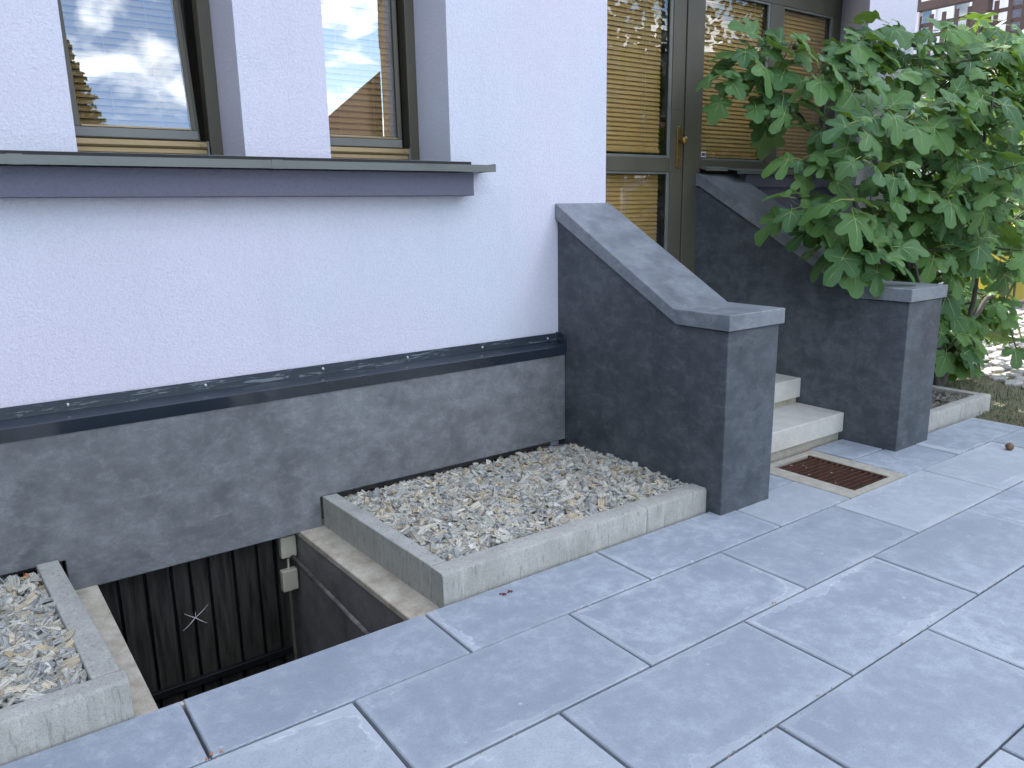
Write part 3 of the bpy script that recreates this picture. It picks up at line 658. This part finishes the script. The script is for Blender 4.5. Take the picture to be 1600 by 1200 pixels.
# ------------------------------------------------------------------ fig tree
def leaf_outline(th,v):
    best=.33
    for a,d,ro in v['lobes']:
        ph=(th-a+math.pi)%(2*math.pi)-math.pi
        if abs(ph)<1.4:
            s=d*math.sin(ph)
            if abs(s)<ro: best=max(best,d*math.cos(ph)+math.sqrt(ro*ro-s*s))
    # notch at the stalk
    back=abs(abs(th)-math.pi)
    if back<.55: best=min(best,.10+.45*back)
    return best
def make_leaf(seed,droop,fold,asym,hi):
    rr=random.Random(seed)
    v={'lobes':[(0+rr.uniform(-.06,.06),.66,.27),(rad(47)+rr.uniform(-.08,.08),.55*(1+asym),.215),(-rad(47)+rr.uniform(-.08,.08),.55*(1-asym),.215),(rad(104),.34,.17),(-rad(104),.34,.17)]}
    if seed%4==3: v['lobes']=v['lobes'][:1]+[(rad(58),.44,.20),(-rad(58),.44,.20),(rad(110),.3,.18),(-rad(110),.3,.18)]
    n=44 if hi else 30; m=MB()
    def zf(x,y):
        rr2=x*x+y*y; return -droop*rr2*(1.3 if x>0 else .5)+fold*abs(y)*(1-.6*abs(y))+.055*math.sin(4*math.atan2(y,x)+seed)*math.sqrt(rr2)+(.05*y if seed%2 else -.08*y)+.02*math.sin(9*x+seed)
    ang=[-math.pi+2*math.pi*(i+.5)/n for i in range(n)]
    vs=[(0,0,0)]
    for fr in (.5,1.0):
        for a in ang:
            rd=leaf_outline(a,v)*(fr if fr<1 else 1+.02*math.sin(a*23+seed))
            if fr<1: rd=min(rd,.5*leaf_outline(a,v)+0.02)
            x,y=rd*math.cos(a),rd*math.sin(a); vs.append((x,y,zf(x,y)))
    fs=[(0,1+i,1+(i+1)%n) for i in range(n)]+[(1+i,1+n+i,1+n+(i+1)%n,1+(i+1)%n) for i in range(n)]
    m.add(vs,fs,0)
    for a,d,ro in v['lobes']:
        ln=(d+ro)*.86; k=4; w0=.013 if ln>.6 else .009
        p=[]
        for i in range(k+1):
            t=ln*i/k; wv=w0*(1-i/k*.8); x,y=t*math.cos(a),t*math.sin(a)
            for sgn in (-1,1): p.append((x-sgn*wv*math.sin(a),y+sgn*wv*math.cos(a),zf(x,y)+.006))
        m.add(p,[(2*i,2*i+2,2*i+3,2*i+1) for i in range(k)],1)
    # stalk, running back from the blade base
    m.tube([(0,0,0.002),(-.25,.03*rr.uniform(-1,1),.04),(-.60,.06*rr.uniform(-1,1),-.04)],[.013,.013,.019],5,2)
    me=m.mesh('leaf',[M_leaf,M_vein,M_petiole]); me.polygons.foreach_set('use_smooth',[True]*len(me.polygons)); return me
# recalc would flip open sheets unpredictably: orient leaf sheets so that +Z is the upper side
leaves=[]
for i in range(10):
    me=make_leaf(i,[.10,.30,.48,.20,.36][i%5],[.15,.45,.22,.60,.05][i%5],[-.1,0,.08,.12,-.05][i%5],True)
    bm=bmesh.new(); bm.from_mesh(me); bm.faces.ensure_lookup_table()
    for fc in bm.faces:
        if fc.material_index<2 and fc.normal.z<0: fc.normal_flip()
    bm.to_mesh(me); bm.free(); leaves.append(me)
TIPS=[(3.42,0.95,2.09),(3.64,0.90,2.20),(3.56,0.85,1.98),(3.82,0.80,2.13),(3.62,0.95,2.26),(3.93,0.85,2.33),(3.72,0.70,1.92),(3.89,0.60,2.15),(4.45,0.75,2.37),(4.86,0.80,2.46),(4.10,0.50,2.08),(4.66,0.60,2.17),(4.97,0.60,2.24),(5.70,0.80,2.38),(5.44,0.50,2.29),(5.66,0.40,2.35),(6.68,0.70,2.55),(5.96,0.30,2.20),(3.85,0.55,1.82),(3.85,0.35,1.80),(4.08,0.30,1.88),(4.44,0.30,1.86),(4.61,0.20,1.94),(5.00,0.20,2.00),(5.24,0.10,1.89),(3.70,0.60,1.61),(3.79,0.45,1.57),(3.77,0.25,1.59),(3.93,0.15,1.55),(4.92,0.40,1.66),(4.79,0.10,1.60),(5.08,0.00,1.57),(3.56,0.55,1.39),(3.62,0.40,1.32),(3.60,0.20,1.35),(3.93,0.20,1.31),(4.54,0.30,1.38),(4.58,0.10,1.42),(4.86,0.00,1.38),(5.77,0.20,1.29),(3.60,0.30,1.20),(3.80,0.25,1.18),(3.87,0.15,1.12),(4.92,0.50,1.05),(4.72,0.20,1.07),(5.00,0.10,1.10),(5.58,0.10,1.03),(5.44,0.50,0.66),(5.93,0.60,0.32),(6.86,0.80,0.24),(6.82,0.60,0.38),(6.08,0.50,0.11),(6.50,0.40,0.17),(6.47,1.30,2.23),(7.07,1.20,2.10),(6.76,1.20,1.44),(6.62,.9,1.90),(7.79,1.30,1.15),(5.46,0.90,1.80),(4.99,0.85,1.48)]
LIMBS={'A':[(5.34,0.45,0.03),(5.43,0.45,0.25),(5.79,0.50,0.44),(6.11,0.50,0.63),(6.82,0.55,0.79),(7.36,0.50,1.11)],
'B':[(5.34,0.45,0.03),(5.25,0.50,0.45),(4.80,0.50,1.01),(4.72,0.50,1.28),(4.91,0.50,1.51),(5.34,0.60,1.88),(5.41,0.60,2.20)],
'C':[(5.25,0.50,0.45),(4.71,0.55,0.89),(4.34,0.60,1.35),(4.11,0.70,1.70),(3.90,0.80,1.92),(3.65,0.90,2.08)],
'D':[(5.79,0.50,0.44),(5.63,0.40,0.98),(5.25,0.30,1.42),(5.28,0.30,1.83),(5.61,0.40,2.19)],
'E':[(4.72,0.50,1.28),(4.27,0.50,1.65),(4.28,0.60,2.00),(4.38,0.70,2.28)],
'F':[(5.43,0.45,0.25),(4.78,0.35,0.65),(4.33,0.20,1.00),(3.97,0.20,1.10)]}
LR={'A':(.034,.010),'B':(.030,.008),'C':(.022,.006),'D':(.020,.006),'E':(.014,.005),'F':(.014,.005)}
tree=thing('fig_tree','leafy green fig tree spreading over the far stair side wall','fig tree',(5.3,.45,.05))
ORG=Vector((5.3,.45,.05))
def smoothp(pts,k=5):
    P=[Vector(p) for p in pts]; o=[]
    for i in range(len(P)-1):
        p0,p1,p2,p3=P[max(i-1,0)],P[i],P[i+1],P[min(i+2,len(P)-1)]
        for j in range(k):
            t=j/k; o.append(.5*((2*p1)+(-p0+p2)*t+(2*p0-5*p1+4*p2-p3)*t*t+(-p0+3*p1-3*p2+p3)*t**3))
    return o+[P[-1]]
skel=[]
for k,p in LIMBS.items():
    q=smoothp(p); n=len(q); q=[a+Vector((R.gauss(0,.006),R.gauss(0,.006),R.gauss(0,.006))) if 0<i<n-1 else a for i,a in enumerate(q)]
    rs=[LR[k][0]+(LR[k][1]-LR[k][0])*i/(n-1) for i in range(n)]
    MB().tube(q,rs,9).build('trunk' if k in 'AB' else 'limb',M_bark,tree,smooth=True); skel+=list(zip(q,rs))
re_=random.Random(31)
TIPS+=[(3.74,.92,2.33),(3.62,.45,1.28),(3.66,.22,1.13),(3.78,.12,1.08),(4.35,.8,2.36),(4.62,.8,2.44),(4.80,.75,2.50),(5.0,.7,2.42),(5.25,.7,2.48),(5.5,.75,2.55),(5.9,.7,2.62),(6.2,.8,2.66),(5.75,.45,2.5),(6.1,.35,2.45)]
for k in range(46):
    x=re_.uniform(5.0,7.0); y_=re_.uniform(.25,.85) if x<5.9 else re_.uniform(.1,1.7)
    TIPS.append((x,y_,re_.uniform(.75,2.15)+.12*(x-5)))
for k in range(14): TIPS.append((re_.uniform(5.35,6.7),re_.uniform(.35,1.0),re_.uniform(.25,.75)))
for k in range(10): TIPS.append((re_.uniform(5.2,6.6),re_.uniform(.1,.7),re_.uniform(2.1,2.4)))
# clusters: second ring of tips around each given one
tips=[]
NT=len(TIPS)
for t in TIPS:
    tips.append(Vector(t))
rt=random.Random(5)
for t in TIPS[:48]:
    if rt.random()<(.55 if t[0]>4.2 else .2):
        v=Vector(t)+Vector((rt.uniform(.0,.30),rt.uniform(.10,.40),rt.uniform(-.18,.08)))
        if v.x<XRR+.1: v.y=min(v.y,.90)
        if v.z<2.45: tips.append(v)
tw=MB(); leafspots=[]; figs=[]
for ti,t in enumerate(tips):
    best=min(skel,key=lambda s:(s[0]-t).length+ (.25 if s[0].z>t.z+.05 else 0)+(.2 if s[1]>.03 else 0))
    a,ra=best; d=t-a; mid=a+d*.5+Vector((0,0,-.06*d.length)); q=smoothp([a,mid,t],4)
    tw.tube(q,[min(ra*.7,.010)*(1-.45*i/(len(q)-1)) for i in range(len(q))],6)
    ax=(t-mid).normalized()*.6+Vector((-.12,-.35,.55)); ax.normalize()
    nl=(rt.randint(4,6) if t.x<4.0 else rt.randint(6,9)) if ti<NT else rt.randint(4,6)
    ph0=rt.uniform(0,6.28)
    e1=ax.orthogonal().normalized(); e2=ax.cross(e1)
    for i in range(nl):
        ang=ph0+i*2.4+rt.uniform(-.3,.3); up=1-i/nl
        rad_=(e1*math.cos(ang)+e2*math.sin(ang))
        d_=(rad_*(1.0)+ax*(.75*up-.1)+Vector((-.10,-.22,-.10-.35*rt.random()))).normalized()
        base=t-ax*(.035*i)*.8
        sz=rt.uniform(.095,.205)*(0.55 if i==0 else 1)
        pl_=.42*sz*1.0
        pos=base+d_*(sz*rt.uniform(.45,.7))
        mid_=(d_+Vector((0,-.05,-.55*rt.uniform(.3,1.3)))).normalized()
        nrm=Vector((rt.uniform(-.55,.35),-.55+rt.uniform(-.35,.35),.85+rt.uniform(-.3,.3)))+d_*.25
        nrm=(nrm-mid_*nrm.dot(mid_)).normalized()
        if nrm.length<.5: continue
        leafspots.append((pos,mid_,nrm,sz))
    if rt.random()<.35: figs.append(t-ax*.05+Vector((rt.uniform(-.02,.02),-.03,0)))
def ok(p,sz,mid_):
    tip=p+mid_*sz
    for q in (p,tip,p+mid_*sz*.5):
        if q.z<.11 and q.x<5.3: return False
        if q.x<XRR+.05 and q.y>1.06 and not (q.x>2.65 and q.x<5.0 and q.y<1.33 and q.z>1.62 ): return False
        if 3.74<q.x<4.18 and -.12<q.y<1.44:
            top=.908 if q.y<.2325 else .908+(q.y-.2325)*.569
            if q.z<top+.02: return False
        if q.z<.02: return False
    return True
leafspots=[l for l in leafspots if ok(l[0],l[3],l[1])]
def lmat(l):
    pos,x,z,sz=l; y=z.cross(x); m=Matrix(((x.x,y.x,z.x,0),(x.y,y.y,z.y,0),(x.z,y.z,z.z,0),(0,0,0,1)))
    return Matrix.Translation(pos-ORG)@m@Matrix.Diagonal((sz,sz,sz,1))
camp=Vector((-.37,-2.17,1.36)); leafspots.sort(key=lambda l:(l[0]-camp).length/l[3])
for i,l in enumerate(leafspots[:290]):
    o=bpy.data.objects.new('leaf',leaves[rt.randrange(10)]); C.objects.link(o); o.parent=tree; o.matrix_local=lmat(l)
# remaining leaves joined into one part
rest=leafspots[290:]
VV=[];FF=[];MM=[];b=0
src=[]
for me in leaves:
    co=np.empty(len(me.vertices)*3,np.float32); me.vertices.foreach_get('co',co); src.append((co.reshape(-1,3),[tuple(p.vertices) for p in me.polygons],[p.material_index for p in me.polygons]))
for l in rest:
    co,fs,ms=src[rt.randrange(10)]; m4=np.array(lmat(l)); w4=co@m4[:3,:3].T+m4[:3,3]
    VV.append(w4); FF+=[tuple(b+i for i in q) for q in fs]; MM+=ms; b+=len(co)
if rest:
    me=bpy.data.meshes.new('inner_leaves'); me.from_pydata(np.concatenate(VV).tolist(),[],FF)
    for mm in (M_leaf,M_vein,M_petiole): me.materials.append(mm)
    me.polygons.foreach_set('material_index',MM); me.polygons.foreach_set('use_smooth',[True]*len(FF)); me.update()
    o=bpy.data.objects.new('inner_leaves',me); C.objects.link(o); o.parent=tree; tag(o,kind='stuff')
tw.build('twigs',M_twig,tree,smooth=True,kind='stuff')
fm=MB(); fm.tube([(0,0,.022),(0,0,.014),(0,0,0),(0,0,-.014),(0,0,-.022)],[.004,.011,.019,.018,.006],10); fme=fm.mesh('fig_fruit',M_fig,smooth=True)
for p in figs: inst('fig_fruit',fme,tree,p-ORG,(R.uniform(-.6,.6),R.uniform(-.6,.6),0))
print('leaves',len(leafspots))

# ------------------------------------------------------------------ courtyard: cobbles, grass
cob=thing('cobbled_courtyard',kind='structure')
rc=random.Random(9); cand=[]
for i in range(52):
    for j in range(44):
        x=5.7+i*.20+(.1 if j%2 else 0)+rc.uniform(-.02,.02); yy=-1.6+j*.145+rc.uniform(-.015,.015)
        if x<5.95+.25*math.sin(yy*3): continue
        if x<XRR+.2 and yy>.9: continue
        cand.append((x,yy))
cand.sort(key=lambda p:(p[0]+.37)**2+(p[1]+2.17)**2+ (40 if p[1]<-.35 else 0))
cms=[]
for s in range(6):
    m=MB(); k=7; rr=random.Random(s); pts=[(.098*math.cos(6.283*i/k+.3)*rr.uniform(.85,1.1),.070*math.sin(6.283*i/k+.3)*rr.uniform(.85,1.1)) for i in range(k)]
    vs=[(x,yy,-.03) for x,yy in pts]+[(x,yy,.006) for x,yy in pts]+[(x*.82,yy*.82,.016) for x,yy in pts]
    fs=[(i,(i+1)%k,k+(i+1)%k,k+i) for i in range(k)]+[(k+i,k+(i+1)%k,2*k+(i+1)%k,2*k+i) for i in range(k)]+[tuple(range(2*k,3*k))]
    m.add(vs,fs); cms.append(m)
cme=[m.mesh('cobble',M_cob) for m in cms]
for x,yy in cand[:290]: inst('cobble',cme[rc.randrange(6)],cob,(x,yy,-.016+rc.uniform(-.004,.004)),(0,0,rc.uniform(-.2,.2)))
m=MB()
for x,yy in cand[290:]:
    c=cms[rc.randrange(6)]; z=-.016+rc.uniform(-.004,.004); m.add([(v[0]+x,v[1]+yy,v[2]+z) for v in c.v],c.f)
m.build('far_cobbles',M_cob,cob,kind='stuff')
rg=random.Random(21); m=MB()
for i in range(5200):
    x=rg.uniform(4.90,6.5); yy=rg.uniform(-1.2,1.0)
    if x<5.18 and yy>.02: continue
    if rg.random()<(x-5.3)*.75: continue
    h=rg.uniform(.012,.045); a=rg.uniform(0,6.28); lx,ly=math.cos(a)*h*.8,math.sin(a)*h*.8; wv=.0022
    px_,py_=-math.sin(a)*wv,math.cos(a)*wv; z=-.022
    m.add([(x-px_,yy-py_,z),(x+px_,yy+py_,z),(x+lx*.4+px_*.7,yy+ly*.4+py_*.7,z+h*.7),(x+lx*.4-px_*.7,yy+ly*.4-py_*.7,z+h*.7),(x+lx,yy+ly,z+h)],[(0,1,2,3),(3,2,4)])
m.build('grass',M_grass,label='low green grass and weeds where the pavement ends',category='grass',kind='stuff')
rg=random.Random(22); m=MB()
for i in range(130):
    x=rg.uniform(4.9,5.5); yy=rg.uniform(-.35,.02); s=rg.uniform(.006,.018); z=-.018+rg.uniform(0,.012); a=rg.uniform(0,6.28); c_,s_=math.cos(a)*s,math.sin(a)*s
    m.add([(x+c_,yy+s_,z),(x-s_*.5,yy+c_*.5,z+.006),(x-c_,yy-s_,z+.002),(x+s_*.5,yy-c_*.5,z+.001)],[(0,1,2),(0,2,3)])
m.build('leaf_litter',m_simple('brown_litter',(.16,.10,.055),.9),label='brown dry leaf litter at the end of the bed edging',category='leaf litter',kind='stuff')

# a darker small tree between the fig and the balcony
bt=thing('background_tree','small dark green tree behind the fig in front of the balcony','tree',(8.4,1.7,0))
MB().tube([(8.4,1.7,-.05),(8.45,1.75,1.0),(8.4,1.6,2.2)],[.06,.045,.015],8).build('trunk',M_bark,bt)
rb=random.Random(41); m=MB()
for i in range(2600):
    a=rb.uniform(0,6.28); rr_=abs(rb.gauss(0,.5)); c=Vector((8.4+rr_*math.cos(a)*1.0,1.55+rr_*math.sin(a)*1.7,1.75+rb.gauss(0,.42)))
    if c.z<1.05: continue
    e1=Vector((rb.gauss(0,1),rb.gauss(0,1),rb.gauss(0,.6))).normalized()*rb.uniform(.05,.10); e2=e1.orthogonal().normalized()*e1.length*.5
    m.add([c-e1,c+e2,c+e1,c-e2],[(0,1,2,3)])
m.build('crown',M_leaf,bt,kind='stuff')
# loose grit along the slab joints
rg=random.Random(8); m=MB()
for i in range(900):
    y0=rg.choice([0,-.3064,-.7011,-1.0975,-1.494]); x=rg.uniform(-.8,4.7); yy=y0+rg.gauss(0,.006)
    if y0==0 and (x<.86 or 2.2<x<3.6): continue
    s_=rg.uniform(.0012,.0036); a=rg.uniform(0,6.28); c_,d_=math.cos(a)*s_,math.sin(a)*s_; z=.0012
    m.add([(x+c_,yy+d_,z-.003),(x-d_,yy+c_,z-.003),(x-c_,yy-d_,z-.003),(x+d_,yy-c_,z-.003),(x,yy,z+s_*.7)],[(0,1,4),(1,2,4),(2,3,4),(3,0,4)])
m.build('joint_grit',M_framec,label='pale sand grit along the joints of the paving slabs',category='grit',kind='stuff')
# ------------------------------------------------------------------ balcony with lattice, right background
bal=thing('timber_balcony','brown timber balcony with lattice railing behind the fig tree','balcony',(10,2,0))
BX=10.0
MB().box(BX-.05,BX+.05,-3.0,3.40,3.70,3.80).build('handrail',M_wood,bal)
MB().box(BX-.035,BX+.035,-3.0,3.38,3.015,3.075).build('bottom_rail',M_wood,bal)
MB().box(BX-.08,BX+.02,-3.0,3.42,2.70,2.97).build('fascia_board',M_wood,bal)
MB().box(BX+.03,BX+2.5,-3.0,3.42,2.74,2.90).build('balcony_floor',M_wood,bal)
for yy in (3.36,2.55,.9,-.8,-2.6):
    MB().box(BX-.06,BX+.06,yy-(.09 if yy<3 else .04),yy+(.09 if yy<3 else .04),2.98 if yy<3 else 0,3.69 if yy<3 else 5.6).build('post',M_wood,bal)
MB().box(BX-.05,BX+.05,3.28,3.315,2.97,3.69).build('post',M_white,bal)
for a,b in ((2.64,3.28),(.99,2.46),(-.71,.81)):
    yy=a+.02
    while yy<b:
        MB().box(BX-.012,BX+.0,yy,yy+.05,3.08,3.64).build('lattice_slat',M_wood,bal); yy+=.150
    for z in (3.10,3.235,3.37,3.505): MB().box(BX+.0005,BX+.0125,a,b,z,z+.045).build('lattice_slat',M_wood,bal)
MB().box(BX-.05,BX+.07,-2.9,-2.78,-.02,2.69).build('post',M_wood,bal)
# white building behind the balcony
fb=thing('white_building','white rendered building with tall windows beyond the balcony','building',(16,3,0))
MB().box(15.0,22,-6,22,-.1,8).build('wall',M_white,fb)
MB().box(14.96,14.995,-6,22,1.9,2.15).build('string_course',M_kerb,fb)
for yy in (5.95,5.0,4.1,3.2,1.9,.6,-.7,-2.2,-4):
    for z0,z1 in ((.5,1.8),(2.6,5.0),(5.2,7.0)):
        wv=thing('window'); wv.parent=fb; wv.location=(15-16,yy-3,z0)
        o=MB().box(14.93,14.975,yy-.32,yy+.32,z0,z1); 
        MB().box(14.94,14.99,yy-.34,yy-.28,z0,z1).box(14.94,14.99,yy+.28,yy+.34,z0,z1).box(14.94,14.99,yy-.28,yy+.28,z1-.06,z1).box(14.94,14.99,yy-.28,yy+.28,z0,z0+.06).box(14.945,14.988,yy-.02,yy+.02,z0+.06,z1-.06).build('frame',M_white,wv)
        MB().box(14.975,14.99,yy-.279,yy+.279,z0+.061,z1-.061).build('pane',M_winblue,wv)
        MB().box(14.991,14.996,yy-.28,yy+.28,z0+.06,z1-.06).build('dark_interior',M_dark,wv)
fbr=fb
MB().box(14.5,22.5,-6.5,22.5,8.01,8.4).build('roof',M_roof,fb)
# yellow slatted container in the courtyard
yc=thing('yellow_container','yellow board-clad waste container seen through the fig branches','container',(11.2,2.7,0))
yy=2.30
while yy<2.95:
    MB().box(10.98,11.0,yy+.004,yy+.116,.03,.95).build('board',M_yel,yc); yy+=.12
MB().box(11.005,11.7,2.30,3.015,.03,.93).build('body',M_yel,yc); MB().prism([(10.93,.96),(11.75,.96),(11.75,1.04),(11.35,1.10),(10.93,1.0)],'y',2.26,3.06).build('lid',M_yel,yc)
hd=MB(); rh=random.Random(77)  # unseen block of foliage, added to keep side light off left-facing surfaces
for i in range(15):
    y0=-11+i*.8; hd.prism([(-7.4+rh.uniform(-.2,.2),y0),(-5.6+rh.uniform(-.15,.15),y0+rh.uniform(-.1,.1)),(-5.5+rh.uniform(-.15,.15),y0+.79),(-7.4,y0+.79)],'z',-.1,7.2+rh.uniform(-.5,.5))
hd.build('side_light_blocker',M_needle,label='unseen dark hedge closing the yard left of the house front',category='blocker')
# ------------------------------------------------------------------ across the street (seen in the glass)
oh=thing('opposite_house','brown gabled house across the street reflected in the glass','house',(14,-17,0))
MB().prism([(10.9,-.1),(16.9,-.1),(16.9,7.6),(13.9,10.0),(10.9,7.6)],'y',-25,-17).build('wall',M_brown,oh)
MB().prism([(10.88,7.62),(13.9,10.05),(17.5,7.3),(17.5,7.55),(13.9,10.35),(10.88,7.9)],'y',-25.3,-16.5).build('roof',M_roof,oh)
MB().prism([(16.92,-.1),(26,-.1),(26,6.2),(16.92,6.2)],'y',-25,-17.5).build('wing',M_brown,oh)
MB().prism([(8.0,3.2),(10.85,5.5),(10.85,2.9),(8.0,2.9)],'y',-24,-17.4).build('lean_to_roof',M_roof,oh)
MB().box(8.3,10.89,-23.8,-17.8,-.1,2.88).build('annex',M_brown,oh)
for x in (12,14.6,18.5,21.5,24.5):
    for z in (1.0,4.2):
        wv=MB().box(x,x+1.1,-16.99 if x<16.9 else -17.49,-16.95 if x<16.9 else -17.45,z,z+1.4).build('window',M_white,oh)
        MB().box(x+.08,x+1.02,-16.94 if x<16.9 else -17.44,-16.93 if x<16.9 else -17.43,z+.08,z+1.32).build('pane',M_winblue,wv)
oh.rotation_euler=(0,0,rad(27)); oh.location=(13.66,-15.59,0)
def conifer(x,y,h,rb,label,seed):
    t=thing('conifer_tree',label,'tree',(x,y,0),group='conifers across the street')
    MB().tube([(x,y,-.1),(x,y,h*.5),(x,y,h)],[.22,.13,.02],8).build('trunk',M_bark,t)
    rr=random.Random(seed); m=MB(); z=h*.12
    while z<h*.99:
        rw=rb*(1-z/h)+.08
        for k in range(9):
            a=rr.uniform(0,6.28); l=rw*rr.uniform(.7,1.1); d=Vector((math.cos(a),math.sin(a),0)); p=Vector((x,y,z)); e=Vector((-d.y,d.x,0))
            for s in range(7):
                t0=l*(s+.6)/7; c=p+d*t0+Vector((0,0,-.22*t0)); wd=.30*(1-s/8)*max(.4,rw)+.06
                for sg in (-1,1):
                    q=c+e*sg*wd*rr.uniform(.6,1.1)+d*.22+Vector((0,0,rr.uniform(-.16,.03)))
                    m.add([c,c+d*.24,q],[(0,1,2)])
        z+=.20*max(.5,rw/ rb*1.2)
    m.build('foliage',M_needle,t,kind='stuff')
conifer(2.8,-17,13.0,3.5,'tall dark conifer across the street, reflected in the tilted window',3)
def broad(x,y,h,label,seed):
    t=thing('broadleaf_tree',label,'tree',(x,y,0),group='broadleaf trees across the street')
    MB().tube([(x,y,-.1),(x+.1,y,h*.5),(x,y,h*.8)],[.2,.14,.05],8).build('trunk',M_bark,t)
    rr=random.Random(seed); m=MB()
    cl=[Vector((x+rr.gauss(0,h*.17),y+rr.gauss(0,h*.14),h*.68+rr.gauss(0,h*.14))) for _ in range(38)]
    for c in cl:
        for k in range(60):
            p=c+Vector((rr.gauss(0,.38),rr.gauss(0,.38),rr.gauss(0,.32))); a=Vector((rr.gauss(0,1),rr.gauss(0,1),rr.gauss(0,1))).normalized()*.14; b2=a.orthogonal().normalized()*.08
            m.add([p-a,p+b2,p+a,p-b2],[(0,1,2,3)])
    m.build('crown',M_needle,t,kind='stuff')
broad(15.3,-12,7.9,'loose leafy tree before the long wing, reflected in the door glass',5)
broad(19.6,-9.2,7.6,'rounded tree at the far end of the long wing across the street',6)
